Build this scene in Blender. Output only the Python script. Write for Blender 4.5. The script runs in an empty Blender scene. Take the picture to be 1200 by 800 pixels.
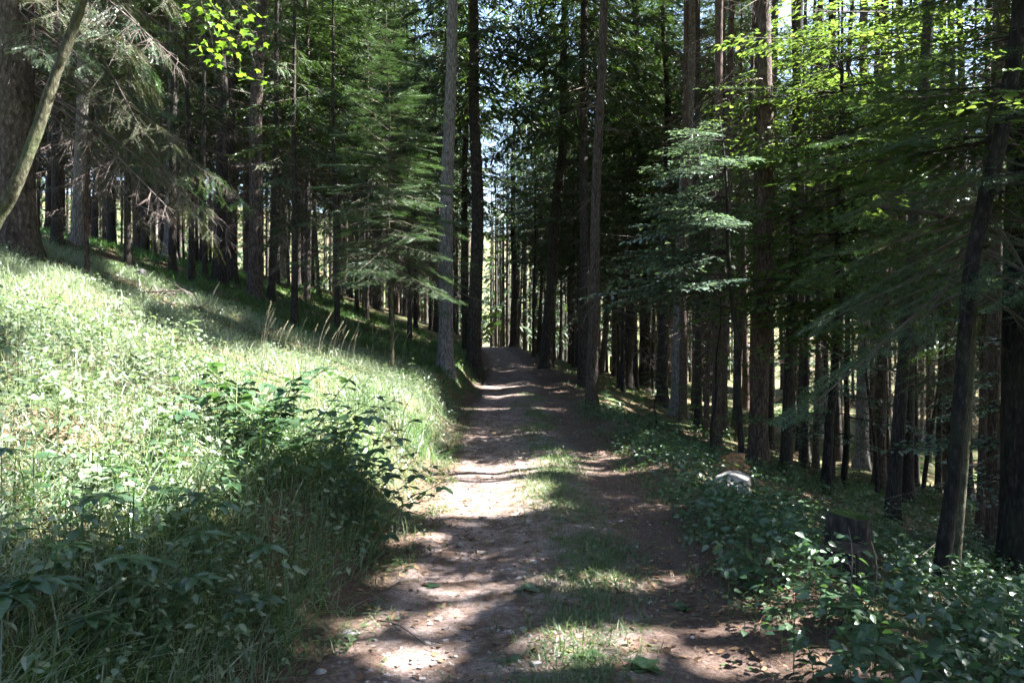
import bpy, math, numpy as np
from mathutils import Vector, Matrix

# ------------------------------------------------------------------ camera, sky, sun, exposure
scene = bpy.context.scene
col = scene.collection
CAM_Z = 1.60
cam_d = bpy.data.cameras.new('camera')
cam_d.lens = 28.0; cam_d.sensor_width = 36.0
cam_d.clip_start = 0.05; cam_d.clip_end = 2000
cam = bpy.data.objects.new('camera', cam_d); col.objects.link(cam)
cam.location = (0, 0, CAM_Z)
cam.rotation_euler = (math.radians(90 - 0.3), 0, 0)
scene.camera = cam

SUN_AZ, SUN_EL = math.radians(80), math.radians(50)
S = np.array([math.sin(SUN_AZ)*math.cos(SUN_EL), math.cos(SUN_AZ)*math.cos(SUN_EL), math.sin(SUN_EL)])
world = bpy.data.worlds.new('World'); scene.world = world
world.use_nodes = True
wn = world.node_tree
bg = wn.nodes['Background']
sky = wn.nodes.new('ShaderNodeTexSky')
sky.sky_type = 'NISHITA'; sky.sun_disc = False
sky.sun_elevation = SUN_EL; sky.sun_rotation = SUN_AZ
sky.air_density = 1.0; sky.dust_density = 1.5; sky.ozone_density = 1.0
wn.links.new(sky.outputs[0], bg.inputs[0])
bg.inputs[1].default_value = 0.05
sun_d = bpy.data.lights.new('sun', 'SUN')
sun_d.energy = 5.0; sun_d.angle = math.radians(0.53); sun_d.color = (1.0, 0.98, 0.95)
sun = bpy.data.objects.new('sun', sun_d); col.objects.link(sun)
sun.rotation_euler = Vector(-S).to_track_quat('-Z', 'Y').to_euler()
sun.location = (20, 5, 40)

vs = scene.view_settings
vs.view_transform = 'Standard'; vs.look = 'None'; vs.gamma = 1.0; vs.use_curve_mapping = False
vs.exposure = 3.7
scene.render.engine = 'CYCLES'
cy = scene.cycles
cy.use_denoising = True
cy.max_bounces = 4; cy.diffuse_bounces = 3; cy.glossy_bounces = 2; cy.transmission_bounces = 4
cy.caustics_reflective = False; cy.caustics_refractive = False
cy.sample_clamp_indirect = 6.0
cy.use_adaptive_sampling = True; cy.adaptive_threshold = .03

rng = np.random.default_rng(11)
R = math.radians

# ------------------------------------------------------------------ noise and terrain
def _hash(i, j, seed):
    n = (i.astype(np.int64)*374761393 + j.astype(np.int64)*668265263 + seed*974711) & 0x7fffffff
    n = ((n ^ (n >> 13))*1274126177) & 0x7fffffff
    n = (n ^ (n >> 16)) & 0xffff
    return n/65535.0
def noise(x, y, seed=0):
    x = np.asarray(x, float); y = np.asarray(y, float)
    i = np.floor(x); j = np.floor(y); fx = x-i; fy = y-j
    fx = fx*fx*(3-2*fx); fy = fy*fy*(3-2*fy)
    a = _hash(i, j, seed); b = _hash(i+1, j, seed); c = _hash(i, j+1, seed); d = _hash(i+1, j+1, seed)
    return (a*(1-fx)+b*fx)*(1-fy)+(c*(1-fx)+d*fx)*fy
def fbm(x, y, seed=0, o=3):
    r = 0; a = .5; t = 0
    for k in range(o):
        r = r + a*noise(x*2**k, y*2**k, seed+k*17); t += a; a *= .5
    return r/t
def sstep(a, b, x):
    t = np.clip((x-a)/(b-a), 0, 1); return t*t*(3-2*t)

HW = 1.25
def pc(y):
    y = np.asarray(y, float)
    return np.interp(y, [-20, 0, 4, 7.5, 12, 18, 30, 45, 60, 80, 130], [.3, .2, .22, .36, .30, .22, .22, -.3, -1.3, -4.5, -16])
def zp(y):
    y = np.asarray(y, float)
    return np.interp(y, [-20, 0, 15, 24, 33, 45, 58, 64, 80, 130, 400], [0, 0, -.05, .08, .29, .55, .80, .82, .5, 1, 60])
def H(x, y):
    x = np.asarray(x, float); y = np.asarray(y, float)
    c = pc(y)
    edge = .18*(fbm(y*.7, y*0+3, 5)-.5)
    sl = (c-HW+edge)-x
    sr = x-(c+HW+edge)
    z = zp(y)
    L = np.maximum(sl, 0); Rr = np.maximum(sr, 0)
    bank = .52*sstep(0, .75, L) + .36*np.maximum(L-.25, 0) - .14*np.maximum(L-9, 0) - .15*np.maximum(L-22, 0)
    fall = .05*sstep(0, .3, Rr) - .30*np.maximum(Rr-.25, 0) + .12*np.maximum(Rr-6, 0) + .13*np.maximum(Rr-14, 0)
    on = sstep(.0, .6, np.maximum(sl, sr))
    bump = (fbm(x*.55, y*.55, 1)-.5)*.45 + (fbm(x*2.1, y*2.1, 2)-.5)*.12
    fade = on*np.clip(1-(y-120)/100, 0.2, 1)
    u = x-c
    ruts = -.035*np.exp(-((u+.62)/.28)**2) - .045*np.exp(-((u-.80)/.26)**2) + .02*np.exp(-((u-.1)/.3)**2)
    micro = (fbm(x*2.5, y*2.5, 3)-.5)*.05
    return z + bank + fall + bump*fade + (ruts+micro)*(1-on)
def pmask(x, y):
    c = pc(y); return np.maximum(np.abs(x-c)-HW, -HW)

F = 28/36*1200
def ray(px, py):
    return np.array([(px-600)/F, 1.0, -(py-395)/F])
def at(px, py):
    d = ray(px, py)
    ys = np.arange(1.5, 140, .04)
    zz = CAM_Z + d[2]*ys
    hh = H(d[0]*ys, ys)
    k = np.argmax(zz < hh)
    if zz[k] >= hh[k]: k = len(ys)-1
    y = ys[k]
    return np.array([d[0]*y, y, float(H(d[0]*y, y))])
def pt(px, py, y):
    d = ray(px, py); return np.array([d[0]*y, y, CAM_Z+d[2]*y])

# ------------------------------------------------------------------ mesh helpers
class MB:
    def __init__(s): s.v = []; s.f = []; s.m = []; s.n = 0
    def add(s, v, f, m=0):
        v = np.asarray(v, float).reshape(-1, 3); f = np.asarray(f, np.int64).reshape(-1, 3)
        s.v.append(v); s.f.append(f+s.n); s.m.append(np.full(len(f), m, np.int32) if np.isscalar(m) else np.asarray(m, np.int32)); s.n += len(v)
    def arrays(s):
        if not s.v: return np.zeros((0, 3)), np.zeros((0, 3), np.int64), np.zeros(0, np.int32)
        return np.concatenate(s.v), np.concatenate(s.f), np.concatenate(s.m)
    def mesh(s, name, mats, smooth=True):
        return to_mesh(name, *s.arrays(), mats, smooth)
def to_mesh(name, v, f, m, mats, smooth=True):
    me = bpy.data.meshes.new(name)
    me.vertices.add(len(v)); me.vertices.foreach_set('co', v.astype(np.float32).ravel())
    me.loops.add(len(f)*3); me.loops.foreach_set('vertex_index', f.astype(np.int32).ravel())
    me.polygons.add(len(f)); me.polygons.foreach_set('loop_start', np.arange(0, len(f)*3, 3, dtype=np.int32))
    for mm in mats: me.materials.append(mm)
    me.polygons.foreach_set('material_index', m.astype(np.int32))
    me.polygons.foreach_set('use_smooth', np.full(len(f), smooth))
    me.update(calc_edges=True); me.validate()
    return me
def compact(v, f, m, keep):
    f = f[keep]; m = m[keep]
    used, inv = np.unique(f.ravel(), return_inverse=True)
    return v[used], inv.reshape(-1, 3), m
def norm(a): return a/np.maximum(np.linalg.norm(a, axis=-1, keepdims=True), 1e-9)

def tube(mb, pts, rad, sides=6, mat=0, cap=True, lump=0.0, seed=0):
    pts = np.asarray(pts, float); rad = np.asarray(rad, float); n = len(pts)
    tan = norm(np.gradient(pts, axis=0))
    ref = np.array([0, 0, 1.]) if abs(tan[0][2]) < .8 else np.array([1., 0, 0])
    a = norm(np.cross(tan, ref)); b = np.cross(tan, a)
    th = np.linspace(0, 2*np.pi, sides, endpoint=False)
    rr = rad[:, None]*np.ones(sides)
    if lump: rr = rr*(1+lump*(noise(np.arange(n)[:, None]*.9+seed, th[None]*1.6+seed)-.5)*2)
    v = pts[:, None]+rr[..., None]*(np.cos(th)[None, :, None]*a[:, None]+np.sin(th)[None, :, None]*b[:, None])
    v = v.reshape(-1, 3)
    i = np.arange(n-1)[:, None]*sides; j = np.arange(sides)[None]; k = (j+1) % sides
    q = np.stack([i+j, i+k, i+sides+k, i+sides+j], -1).reshape(-1, 4)
    f = np.concatenate([q[:, [0, 1, 2]], q[:, [0, 2, 3]]])
    if cap:
        v = np.concatenate([v, pts[-1:]])
        e = (n-1)*sides; jj = np.arange(sides)
        f = np.concatenate([f, np.stack([e+jj, e+(jj+1) % sides, np.full(sides, n*sides)], -1)])
    mb.add(v, f, mat)

def blades(mb, base, d, side, length, width, bend, prof, mat=0, fold=0.0):
    """many strips at once: base, d, side, bend are Nx3; length, width N; prof = [(t, w), ...]"""
    N = len(base)
    if N == 0: return
    length = np.broadcast_to(length, (N,)); width = np.broadcast_to(width, (N,))
    up = norm(np.cross(side, d))
    rows = []; idx = []; c = 0
    for t, w in prof:
        ctr = base + d*(length*t)[:, None] + bend*(length*t*t)[:, None]
        if w <= 0: rows.append(ctr[:, None]); idx.append((c,)); c += 1
        elif fold:
            o = side*(width*w*.5)[:, None]; lift = up*(width*w*.5*fold)[:, None]
            rows.append(np.stack([ctr-o+lift, ctr, ctr+o+lift], 1)); idx.append((c, c+1, c+2)); c += 3
        else:
            o = side*(width*w*.5)[:, None]
            rows.append(np.stack([ctr-o, ctr+o], 1)); idx.append((c, c+1)); c += 2
    v = np.concatenate(rows, 1)
    fs = []
    for a, b in zip(idx[:-1], idx[1:]):
        if len(a) == 1 and len(b) == 1: continue
        if len(b) == 1:
            for q in range(len(a)-1): fs.append((a[q], a[q+1], b[0]))
        elif len(a) == 1:
            for q in range(len(b)-1): fs.append((a[0], b[q+1], b[q]))
        else:
            for q in range(len(a)-1): fs += [(a[q], a[q+1], b[q+1]), (a[q], b[q+1], b[q])]
    f = (np.arange(N)[:, None, None]*c + np.array(fs)[None]).reshape(-1, 3)
    mb.add(v.reshape(-1, 3), f, mat)

def stamp(mb, arrs, M, off=None):
    v, f, m = arrs
    v = v@np.asarray(M)[:3, :3].T + np.asarray(M)[:3, 3]
    mb.add(v, f, m)
def xf(loc, rz=0, pitch=0, roll=0, sc=1.0):
    return np.array(Matrix.Translation(Vector(loc)) @ Matrix.Rotation(rz, 4, 'Z') @ Matrix.Rotation(-pitch, 4, 'Y') @ Matrix.Rotation(roll, 4, 'X') @ Matrix.Diagonal((sc, sc, sc, 1)))

# ------------------------------------------------------------------ materials
def new_mat(name):
    m = bpy.data.materials.new(name); m.use_nodes = True
    nt = m.node_tree; nt.nodes.clear()
    return m, nt, nt.nodes.new('ShaderNodeOutputMaterial')
def ramp(nt, src, stops):
    r = nt.nodes.new('ShaderNodeValToRGB')
    el = r.color_ramp.elements
    while len(el) < len(stops): el.new(.5)
    for e, (p, c) in zip(el, stops): e.position = p; e.color = (*c, 1)
    nt.links.new(src, r.inputs[0]); return r
def leaf_mat(name, cols, trans=.4, rough=.45, tcol=None, spec=.5):
    m, nt, out = new_mat(name)
    g = nt.nodes.new('ShaderNodeNewGeometry')
    oi = nt.nodes.new('ShaderNodeObjectInfo')
    ad = nt.nodes.new('ShaderNodeMath'); ad.operation = 'ADD'
    fr = nt.nodes.new('ShaderNodeMath'); fr.operation = 'FRACT'
    nt.links.new(g.outputs['Random Per Island'], ad.inputs[0]); nt.links.new(oi.outputs['Random'], ad.inputs[1])
    nt.links.new(ad.outputs[0], fr.inputs[0])
    r = ramp(nt, fr.outputs[0], [(i/(len(cols)-1), c) for i, c in enumerate(cols)])
    p = nt.nodes.new('ShaderNodeBsdfPrincipled')
    p.inputs['Roughness'].default_value = rough; p.inputs['Specular IOR Level'].default_value = spec
    nt.links.new(r.outputs[0], p.inputs['Base Color'])
    t = nt.nodes.new('ShaderNodeBsdfTranslucent')
    mx = nt.nodes.new('ShaderNodeMix'); mx.data_type = 'RGBA'; mx.blend_type = 'MULTIPLY'; mx.inputs[0].default_value = 1
    nt.links.new(r.outputs[0], mx.inputs[6]); mx.inputs[7].default_value = (*(tcol or (1.7, 1.75, .55)), 1)
    nt.links.new(mx.outputs[2], t.inputs[0])
    ms = nt.nodes.new('ShaderNodeMixShader'); ms.inputs[0].default_value = trans
    nt.links.new(p.outputs[0], ms.inputs[1]); nt.links.new(t.outputs[0], ms.inputs[2])
    nt.links.new(ms.outputs[0], out.inputs[0])
    return m
def bark_mat(name, dark, mid, light, moss=.0, scale=1.0, rough=.9):
    m, nt, out = new_mat(name)
    tc = nt.nodes.new('ShaderNodeTexCoord'); mp = nt.nodes.new('ShaderNodeMapping')
    mp.inputs['Scale'].default_value = (9*scale, 9*scale, 3.2*scale)
    nt.links.new(tc.outputs['Object'], mp.inputs[0])
    vo = nt.nodes.new('ShaderNodeTexVoronoi'); vo.inputs['Scale'].default_value = 2.6
    n1 = nt.nodes.new('ShaderNodeTexNoise'); n1.inputs['Scale'].default_value = 3; n1.inputs['Detail'].default_value = 8; n1.inputs['Roughness'].default_value = .65
    nt.links.new(mp.outputs[0], n1.inputs[0])
    mv = nt.nodes.new('ShaderNodeVectorMath'); mv.operation = 'ADD'
    nt.links.new(mp.outputs[0], mv.inputs[0]); nt.links.new(n1.outputs['Color'], mv.inputs[1]); nt.links.new(mv.outputs[0], vo.inputs[0])
    mu = nt.nodes.new('ShaderNodeMath'); mu.operation = 'MULTIPLY'
    nt.links.new(vo.outputs['Distance'], mu.inputs[0]); nt.links.new(n1.outputs[0], mu.inputs[1])
    r = ramp(nt, mu.outputs[0], [(.04, light), (.22, mid), (.48, dark)])
    n2 = nt.nodes.new('ShaderNodeTexNoise'); n2.inputs['Scale'].default_value = 1.7; n2.inputs['Detail'].default_value = 5
    nt.links.new(tc.outputs['Object'], n2.inputs[0])
    r2 = ramp(nt, n2.outputs[0], [(.5, (0, 0, 0)), (.72, (1, 1, 1))])
    mm = nt.nodes.new('ShaderNodeMath'); mm.operation = 'MULTIPLY'; mm.inputs[1].default_value = moss
    nt.links.new(r2.outputs[0], mm.inputs[0])
    mx = nt.nodes.new('ShaderNodeMix'); mx.data_type = 'RGBA'
    nt.links.new(mm.outputs[0], mx.inputs[0]); nt.links.new(r.outputs[0], mx.inputs[6]); mx.inputs[7].default_value = (.07, .09, .035, 1)
    oi = nt.nodes.new('ShaderNodeObjectInfo')
    br = nt.nodes.new('ShaderNodeMapRange'); br.inputs[3].default_value = .75; br.inputs[4].default_value = 1.25
    nt.links.new(oi.outputs['Random'], br.inputs[0])
    hv = nt.nodes.new('ShaderNodeHueSaturation'); nt.links.new(br.outputs[0], hv.inputs['Value']); nt.links.new(mx.outputs[2], hv.inputs['Color'])
    p = nt.nodes.new('ShaderNodeBsdfPrincipled'); p.inputs['Roughness'].default_value = rough; p.inputs['Specular IOR Level'].default_value = .2
    nt.links.new(hv.outputs[0], p.inputs['Base Color'])
    bp = nt.nodes.new('ShaderNodeBump'); bp.inputs['Strength'].default_value = .9; bp.inputs['Distance'].default_value = .03; bp.invert = True
    nt.links.new(mu.outputs[0], bp.inputs['Height']); nt.links.new(bp.outputs[0], p.inputs['Normal'])
    nt.links.new(p.outputs[0], out.inputs[0]); return m
def plain_mat(name, cols, scale=6, rough=.9, bump=.4, dist=.02, island=False):
    m, nt, out = new_mat(name)
    tc = nt.nodes.new('ShaderNodeTexCoord')
    n1 = nt.nodes.new('ShaderNodeTexNoise'); n1.inputs['Scale'].default_value = scale; n1.inputs['Detail'].default_value = 7; n1.inputs['Roughness'].default_value = .65
    nt.links.new(tc.outputs['Object'], n1.inputs[0])
    if island:
        g = nt.nodes.new('ShaderNodeNewGeometry'); src = g.outputs['Random Per Island']; sp = [(i/(len(cols)-1), c) for i, c in enumerate(cols)]
    else: src = n1.outputs[0]; sp = [(.3+.4*i/(len(cols)-1), c) for i, c in enumerate(cols)]
    r = ramp(nt, src, sp)
    p = nt.nodes.new('ShaderNodeBsdfPrincipled'); p.inputs['Roughness'].default_value = rough; p.inputs['Specular IOR Level'].default_value = .25
    nt.links.new(r.outputs[0], p.inputs['Base Color'])
    if bump:
        bp = nt.nodes.new('ShaderNodeBump'); bp.inputs['Strength'].default_value = bump; bp.inputs['Distance'].default_value = dist
        nt.links.new(n1.outputs[0], bp.inputs['Height']); nt.links.new(bp.outputs[0], p.inputs['Normal'])
    nt.links.new(p.outputs[0], out.inputs[0]); return m

def ground_mat(name, kind):
    m, nt, out = new_mat(name)
    tc = nt.nodes.new('ShaderNodeTexCoord')
    def nz(scale, det=6, rg=.6, dst=0):
        n = nt.nodes.new('ShaderNodeTexNoise'); n.inputs['Scale'].default_value = scale; n.inputs['Detail'].default_value = det; n.inputs['Roughness'].default_value = rg; n.inputs['Distortion'].default_value = dst
        nt.links.new(tc.outputs['Object'], n.inputs[0]); return n
    def mixc(fac, a, b):
        x = nt.nodes.new('ShaderNodeMix'); x.data_type = 'RGBA'
        nt.links.new(fac, x.inputs[0])
        for s, i in ((a, 6), (b, 7)):
            if isinstance(s, tuple): x.inputs[i].default_value = (*s, 1)
            else: nt.links.new(s, x.inputs[i])
        return x.outputs[2]
    at_ = nt.nodes.new('ShaderNodeAttribute'); at_.attribute_name = 'litter'
    fine = nz(38, 8, .75); mid = nz(5, 5, .6, .4); big = nz(.9, 4, .6)
    if kind == 'floor':
        a = ramp(nt, fine.outputs[0], [(.3, (.045, .028, .018)), (.5, (.10, .066, .04)), (.7, (.19, .14, .09))])
        b = ramp(nt, fine.outputs[0], [(.3, (.025, .045, .014)), (.55, (.055, .095, .03)), (.75, (.10, .14, .05))])
        fac = ramp(nt, big.outputs[0], [(.42, (0, 0, 0)), (.6, (1, 1, 1))])
        c = mixc(fac.outputs[0], a.outputs[0], b.outputs[0])
        e = ramp(nt, fine.outputs[0], [(.3, (.035, .021, .016)), (.5, (.085, .055, .042)), (.72, (.18, .13, .105))])
        c = mixc(at_.outputs['Fac'], c, e.outputs[0])
    else:
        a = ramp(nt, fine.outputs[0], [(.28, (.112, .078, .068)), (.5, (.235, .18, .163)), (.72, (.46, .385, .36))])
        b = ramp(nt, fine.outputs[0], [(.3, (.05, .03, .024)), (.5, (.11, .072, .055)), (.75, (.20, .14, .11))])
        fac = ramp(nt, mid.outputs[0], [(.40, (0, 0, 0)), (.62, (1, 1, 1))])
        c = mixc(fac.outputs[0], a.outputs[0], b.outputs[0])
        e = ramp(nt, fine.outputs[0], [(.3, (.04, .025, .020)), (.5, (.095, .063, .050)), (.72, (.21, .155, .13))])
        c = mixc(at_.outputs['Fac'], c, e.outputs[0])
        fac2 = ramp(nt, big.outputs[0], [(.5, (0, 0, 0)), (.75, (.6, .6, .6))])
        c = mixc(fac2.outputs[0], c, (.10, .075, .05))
    p = nt.nodes.new('ShaderNodeBsdfPrincipled'); p.inputs['Roughness'].default_value = .95; p.inputs['Specular IOR Level'].default_value = .15
    nt.links.new(c, p.inputs['Base Color'])
    bp = nt.nodes.new('ShaderNodeBump'); bp.inputs['Strength'].default_value = .9; bp.inputs['Distance'].default_value = .025
    nt.links.new(fine.outputs[0], bp.inputs['Height']); nt.links.new(bp.outputs[0], p.inputs['Normal'])
    nt.links.new(p.outputs[0], out.inputs[0]); return m

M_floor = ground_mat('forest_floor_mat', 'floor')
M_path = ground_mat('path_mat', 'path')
M_bark = bark_mat('spruce_bark', (.025, .018, .015), (.068, .052, .043), (.14, .112, .10), .15)
M_bark_red = bark_mat('reddish_bark', (.024, .016, .013), (.075, .050, .040), (.15, .11, .092), .1)
M_bark_pale = bark_mat('pale_bark', (.06, .052, .048), (.15, .135, .125), (.27, .25, .24), .2)
M_bark_dark = bark_mat('dark_bark', (.014, .011, .010), (.036, .029, .025), (.08, .068, .06), .3)
M_bark_black = bark_mat('black_bark', (.007, .006, .005), (.018, .015, .013), (.045, .038, .033), .3)
M_bark_moss = bark_mat('mossy_bark', (.02, .02, .013), (.05, .048, .028), (.10, .092, .06), .6)
M_twig = plain_mat('dead_twig', [(.045, .034, .029), (.09, .070, .062), (.17, .14, .126)], 3, .9, 0)
M_twig_dark = plain_mat('dark_twig', [(.045, .033, .026), (.10, .075, .06), (.17, .135, .115)], 3, .9, 0)
M_needle = leaf_mat('spruce_needle', [(.015, .032, .014), (.026, .050, .019), (.038, .066, .026), (.048, .072, .03)], .26, .5, (1.5, 1.6, .6), .4)
M_needle_fir = leaf_mat('fir_needle', [(.028, .056, .028), (.042, .078, .037), (.058, .10, .046)], .33, .42, (1.5, 1.6, .7), .6)
M_needle_dry = leaf_mat('drying_needle', [(.040, .040, .022), (.035, .052, .022), (.055, .052, .030), (.03, .05, .02)], .25, .7, (1.3, 1.2, .7), .2)
M_beech = leaf_mat('beech_leaf', [(.048, .085, .034), (.065, .105, .045), (.085, .125, .055)], .46, .26, (1.9, 1.85, .65), .8)
M_beech_sheen = leaf_mat('sky_sheen_beech_leaf', [(.055, .088, .066), (.078, .115, .088), (.10, .14, .11)], .3, .25, (1.4, 1.5, .8), 1.0)  # bluish, lightened base colour stands for sky reflected in the leaves
M_path_grass = leaf_mat('path_grass_mat', [(.055, .095, .036), (.085, .13, .055), (.12, .155, .075)], .36, .45, (1.4, 1.45, .7), .5)
M_maple = leaf_mat('maple_leaf', [(.05, .100, .022), (.065, .120, .028), (.075, .13, .036)], .5, .4, (1.9, 1.9, .55), .5)
M_grass_sunlit = leaf_mat('sunlit_grass_mat', [(.13, .18, .10), (.175, .22, .14), (.22, .255, .18), (.27, .29, .22)], .36, .34, (1.2, 1.25, .9), .8)  # base colour paled so the bank looks washed out by sun
M_grass_shade = leaf_mat('shaded_grass_mat', [(.035, .085, .030), (.055, .115, .040), (.08, .14, .05)], .4, .42, (1.5, 1.6, .6), .5)  # darker green copy for grass in shade
M_herb_sunlit = leaf_mat('sunlit_herb_leaf', [(.08, .13, .066), (.11, .16, .088), (.145, .19, .115), (.185, .22, .15)], .33, .36, (1.3, 1.35, .8), .7)  # leaf colour lightened for herbs in full sun
M_herb_dark = leaf_mat('dark_herb_leaf', [(.030, .066, .032), (.044, .088, .040), (.062, .110, .052)], .3, .34, (1.5, 1.6, .65), .7)  # bluish darker copy for herbs in shade, also the dark brambles
M_stem = plain_mat('green_stem', [(.05, .07, .02), (.10, .12, .04)], 5, .6, 0)
M_seed = leaf_mat('seed_head', [(.40, .35, .27), (.50, .45, .36)], .35, .7, (1.1, 1.05, .8), .2)
M_stone = plain_mat('stone', [(.14, .13, .12), (.27, .25, .235), (.42, .40, .37)], 9, .85, .6)
M_stone_dark = plain_mat('dark_stone', [(.035, .033, .036), (.075, .07, .07), (.14, .13, .13)], 7, .85, .7)
M_gravel = plain_mat('gravel_mat', [(.09, .068, .06), (.17, .135, .12), (.26, .22, .20), (.40, .355, .335)], 20, .9, 0, island=True)
M_litter = leaf_mat('leaf_litter_mat', [(.10, .055, .03), (.17, .10, .055), (.24, .16, .09), (.09, .06, .04)], .15, .8, (1.2, 1, .6), .2)
M_stump_top_shaded = plain_mat('shade_dark_cut', [(.03, .022, .015), (.06, .042, .028), (.09, .07, .05)], 12, .9, .5)  # cut face coloured dark for the shade it stands in
M_cut_orange = plain_mat('fresh_cut', [(.16, .075, .035), (.27, .14, .07), (.36, .22, .13)], 10, .9, .5)
M_moss = plain_mat('moss_mat', [(.03, .05, .012), (.06, .09, .02), (.10, .13, .04)], 30, 1, .9, .03)
M_white = leaf_mat('white_petal', [(.75, .75, .78), (.8, .8, .8)], .3, .6, (1, 1, 1), .3)

# ------------------------------------------------------------------ object helpers
def link(name, data, parent=None, loc=(0, 0, 0), rot=(0, 0, 0), sc=(1, 1, 1)):
    o = bpy.data.objects.new(name, data); col.objects.link(o)
    o.location = loc; o.rotation_euler = rot; o.scale = sc if hasattr(sc, '__len__') else (sc,)*3
    if parent: o.parent = parent
    return o
def tag(o, label, cat, group=None, kind=None):
    o['label'] = label; o['category'] = cat
    if group: o['group'] = group
    if kind: o['kind'] = kind
    return o
def thing(name, label, cat, loc, rz=0, group=None, sc=1.0):
    o = link(name, None, None, loc, (0, 0, rz), sc); o.empty_display_size = .2
    return tag(o, label, cat, group)
def setmat(o, mats):
    for i, m in enumerate(mats):
        s = o.material_slots[i]; s.link = 'OBJECT'; s.material = m

# ------------------------------------------------------------------ ground
def kind_attr(me, fn):
    co = np.zeros(len(me.vertices)*3, np.float32); me.vertices.foreach_get('co', co); co = co.reshape(-1, 3).astype(float)
    a = me.attributes.new('litter', 'FLOAT', 'POINT'); a.data.foreach_set('value', fn(co[:, 0], co[:, 1]).astype(np.float32))
def grid_mesh(xs, ys, fz, name, mat):
    X, Y = np.meshgrid(xs, ys)
    v = np.stack([X, Y, fz(X, Y)], -1).reshape(-1, 3)
    nx = len(xs); i = (np.arange(len(ys)-1)[:, None]*nx+np.arange(nx-1)[None]).ravel()
    f = np.concatenate([np.stack([i, i+1, i+nx+1], -1), np.stack([i, i+nx+1, i+nx], -1)])
    return to_mesh(name, v, f, np.zeros(len(f), np.int32), [mat])
xs = np.concatenate([[-600, -300, -150, -90], np.arange(-60, -12, 1.5), np.arange(-12, 9, .17), np.arange(9, 61, 1.5), [90, 150, 300, 600]])
ys = np.concatenate([[-300, -100, -40, -20], np.arange(-12, 2, .6), np.arange(2, 22, .16), np.arange(22, 70, .8), np.arange(70, 132, 3), [160, 220, 320, 450, 700]])
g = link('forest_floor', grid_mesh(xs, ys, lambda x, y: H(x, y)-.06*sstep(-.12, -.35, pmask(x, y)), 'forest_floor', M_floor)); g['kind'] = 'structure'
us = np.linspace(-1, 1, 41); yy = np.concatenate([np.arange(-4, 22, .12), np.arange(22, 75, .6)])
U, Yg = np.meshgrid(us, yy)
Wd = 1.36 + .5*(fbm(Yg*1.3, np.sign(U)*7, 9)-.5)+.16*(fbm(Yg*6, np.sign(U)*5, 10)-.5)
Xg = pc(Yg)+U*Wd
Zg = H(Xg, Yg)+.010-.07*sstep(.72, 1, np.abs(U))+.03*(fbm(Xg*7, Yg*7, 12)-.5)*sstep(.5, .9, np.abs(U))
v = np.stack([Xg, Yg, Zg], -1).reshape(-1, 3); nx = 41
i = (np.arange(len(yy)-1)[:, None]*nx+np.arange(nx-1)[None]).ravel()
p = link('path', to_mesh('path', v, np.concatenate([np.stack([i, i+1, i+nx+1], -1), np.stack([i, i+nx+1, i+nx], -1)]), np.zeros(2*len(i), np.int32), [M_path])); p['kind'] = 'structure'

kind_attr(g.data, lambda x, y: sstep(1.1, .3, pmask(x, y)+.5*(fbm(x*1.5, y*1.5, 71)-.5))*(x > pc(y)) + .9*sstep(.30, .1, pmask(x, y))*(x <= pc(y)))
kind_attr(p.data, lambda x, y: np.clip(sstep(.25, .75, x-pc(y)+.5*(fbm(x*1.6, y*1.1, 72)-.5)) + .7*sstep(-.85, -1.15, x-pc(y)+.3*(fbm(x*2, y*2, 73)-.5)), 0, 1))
# ------------------------------------------------------------------ sun gaps in the canopy (in the plane across the sun's direction)
E1 = np.array([math.cos(SUN_AZ), -math.sin(SUN_AZ), 0]); E2 = np.cross(S, E1)
def uv(P): P = np.asarray(P); return P@E1, P@E2
GAP_POLY = [[at(a, b) for a, b in pp] for pp in [
    [(-40, 352), (60, 352), (150, 362), (235, 410), (330, 418), (430, 425), (500, 445), (528, 490), (545, 520), (600, 522), (640, 560), (650, 604), (560, 610), (490, 604), (470, 598), (438, 572), (385, 538), (335, 560), (260, 608), (130, 645), (-40, 660)],
    [(430, 345), (500, 375), (470, 385), (400, 350)],
    [(105, 305), (150, 312), (215, 345), (195, 352), (120, 322)],
]]
GAP_CIRC = [(at(a, b), r) for a, b, r in [
    (470, 715, .10), (545, 735, .16), (590, 690, .09), (570, 655, .12), (740, 645, .22), (690, 622, .18), (620, 640, .12), (505, 690, .08), (645, 745, .12), (640, 790, .12), (840, 675, .12),
    (178, 354, .45), (855, 572, .5), (925, 600, .30), (800, 770, .10), (1120, 720, .12), (1180, 760, .14), (460, 662, .10), (80, 730, .07), (160, 795, .06), (1080, 520, 2.2), (1010, 500, 1.6), (940, 520, 1.0), (760, 452, .7), (590, 465, .5), (600, 440, .9), (570, 480, .4), (650, 480, .3)]]
_fr = np.random.default_rng(123)
for _k in range(58):   # flecks of sun over the path and its verges
    _y = _fr.uniform(3.2, 7.6); GAP_CIRC.append((np.array([_fr.uniform(-1.0, 1.7), _y, 0.0]), _fr.uniform(.07, .21)))
for _k in range(22):
    _y = _fr.uniform(3.5, 9); _x = _fr.uniform(1.8, 4.2); GAP_CIRC.append((np.array([_x, _y, float(H(_x, _y))+.2]), _fr.uniform(.08, .2)))
GAP_CIRC += [(pt(830, 215, 12.0), 1.3), (pt(880, 230, 12.0), 1.0), (pt(790, 200, 12.0), .7)]
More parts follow.
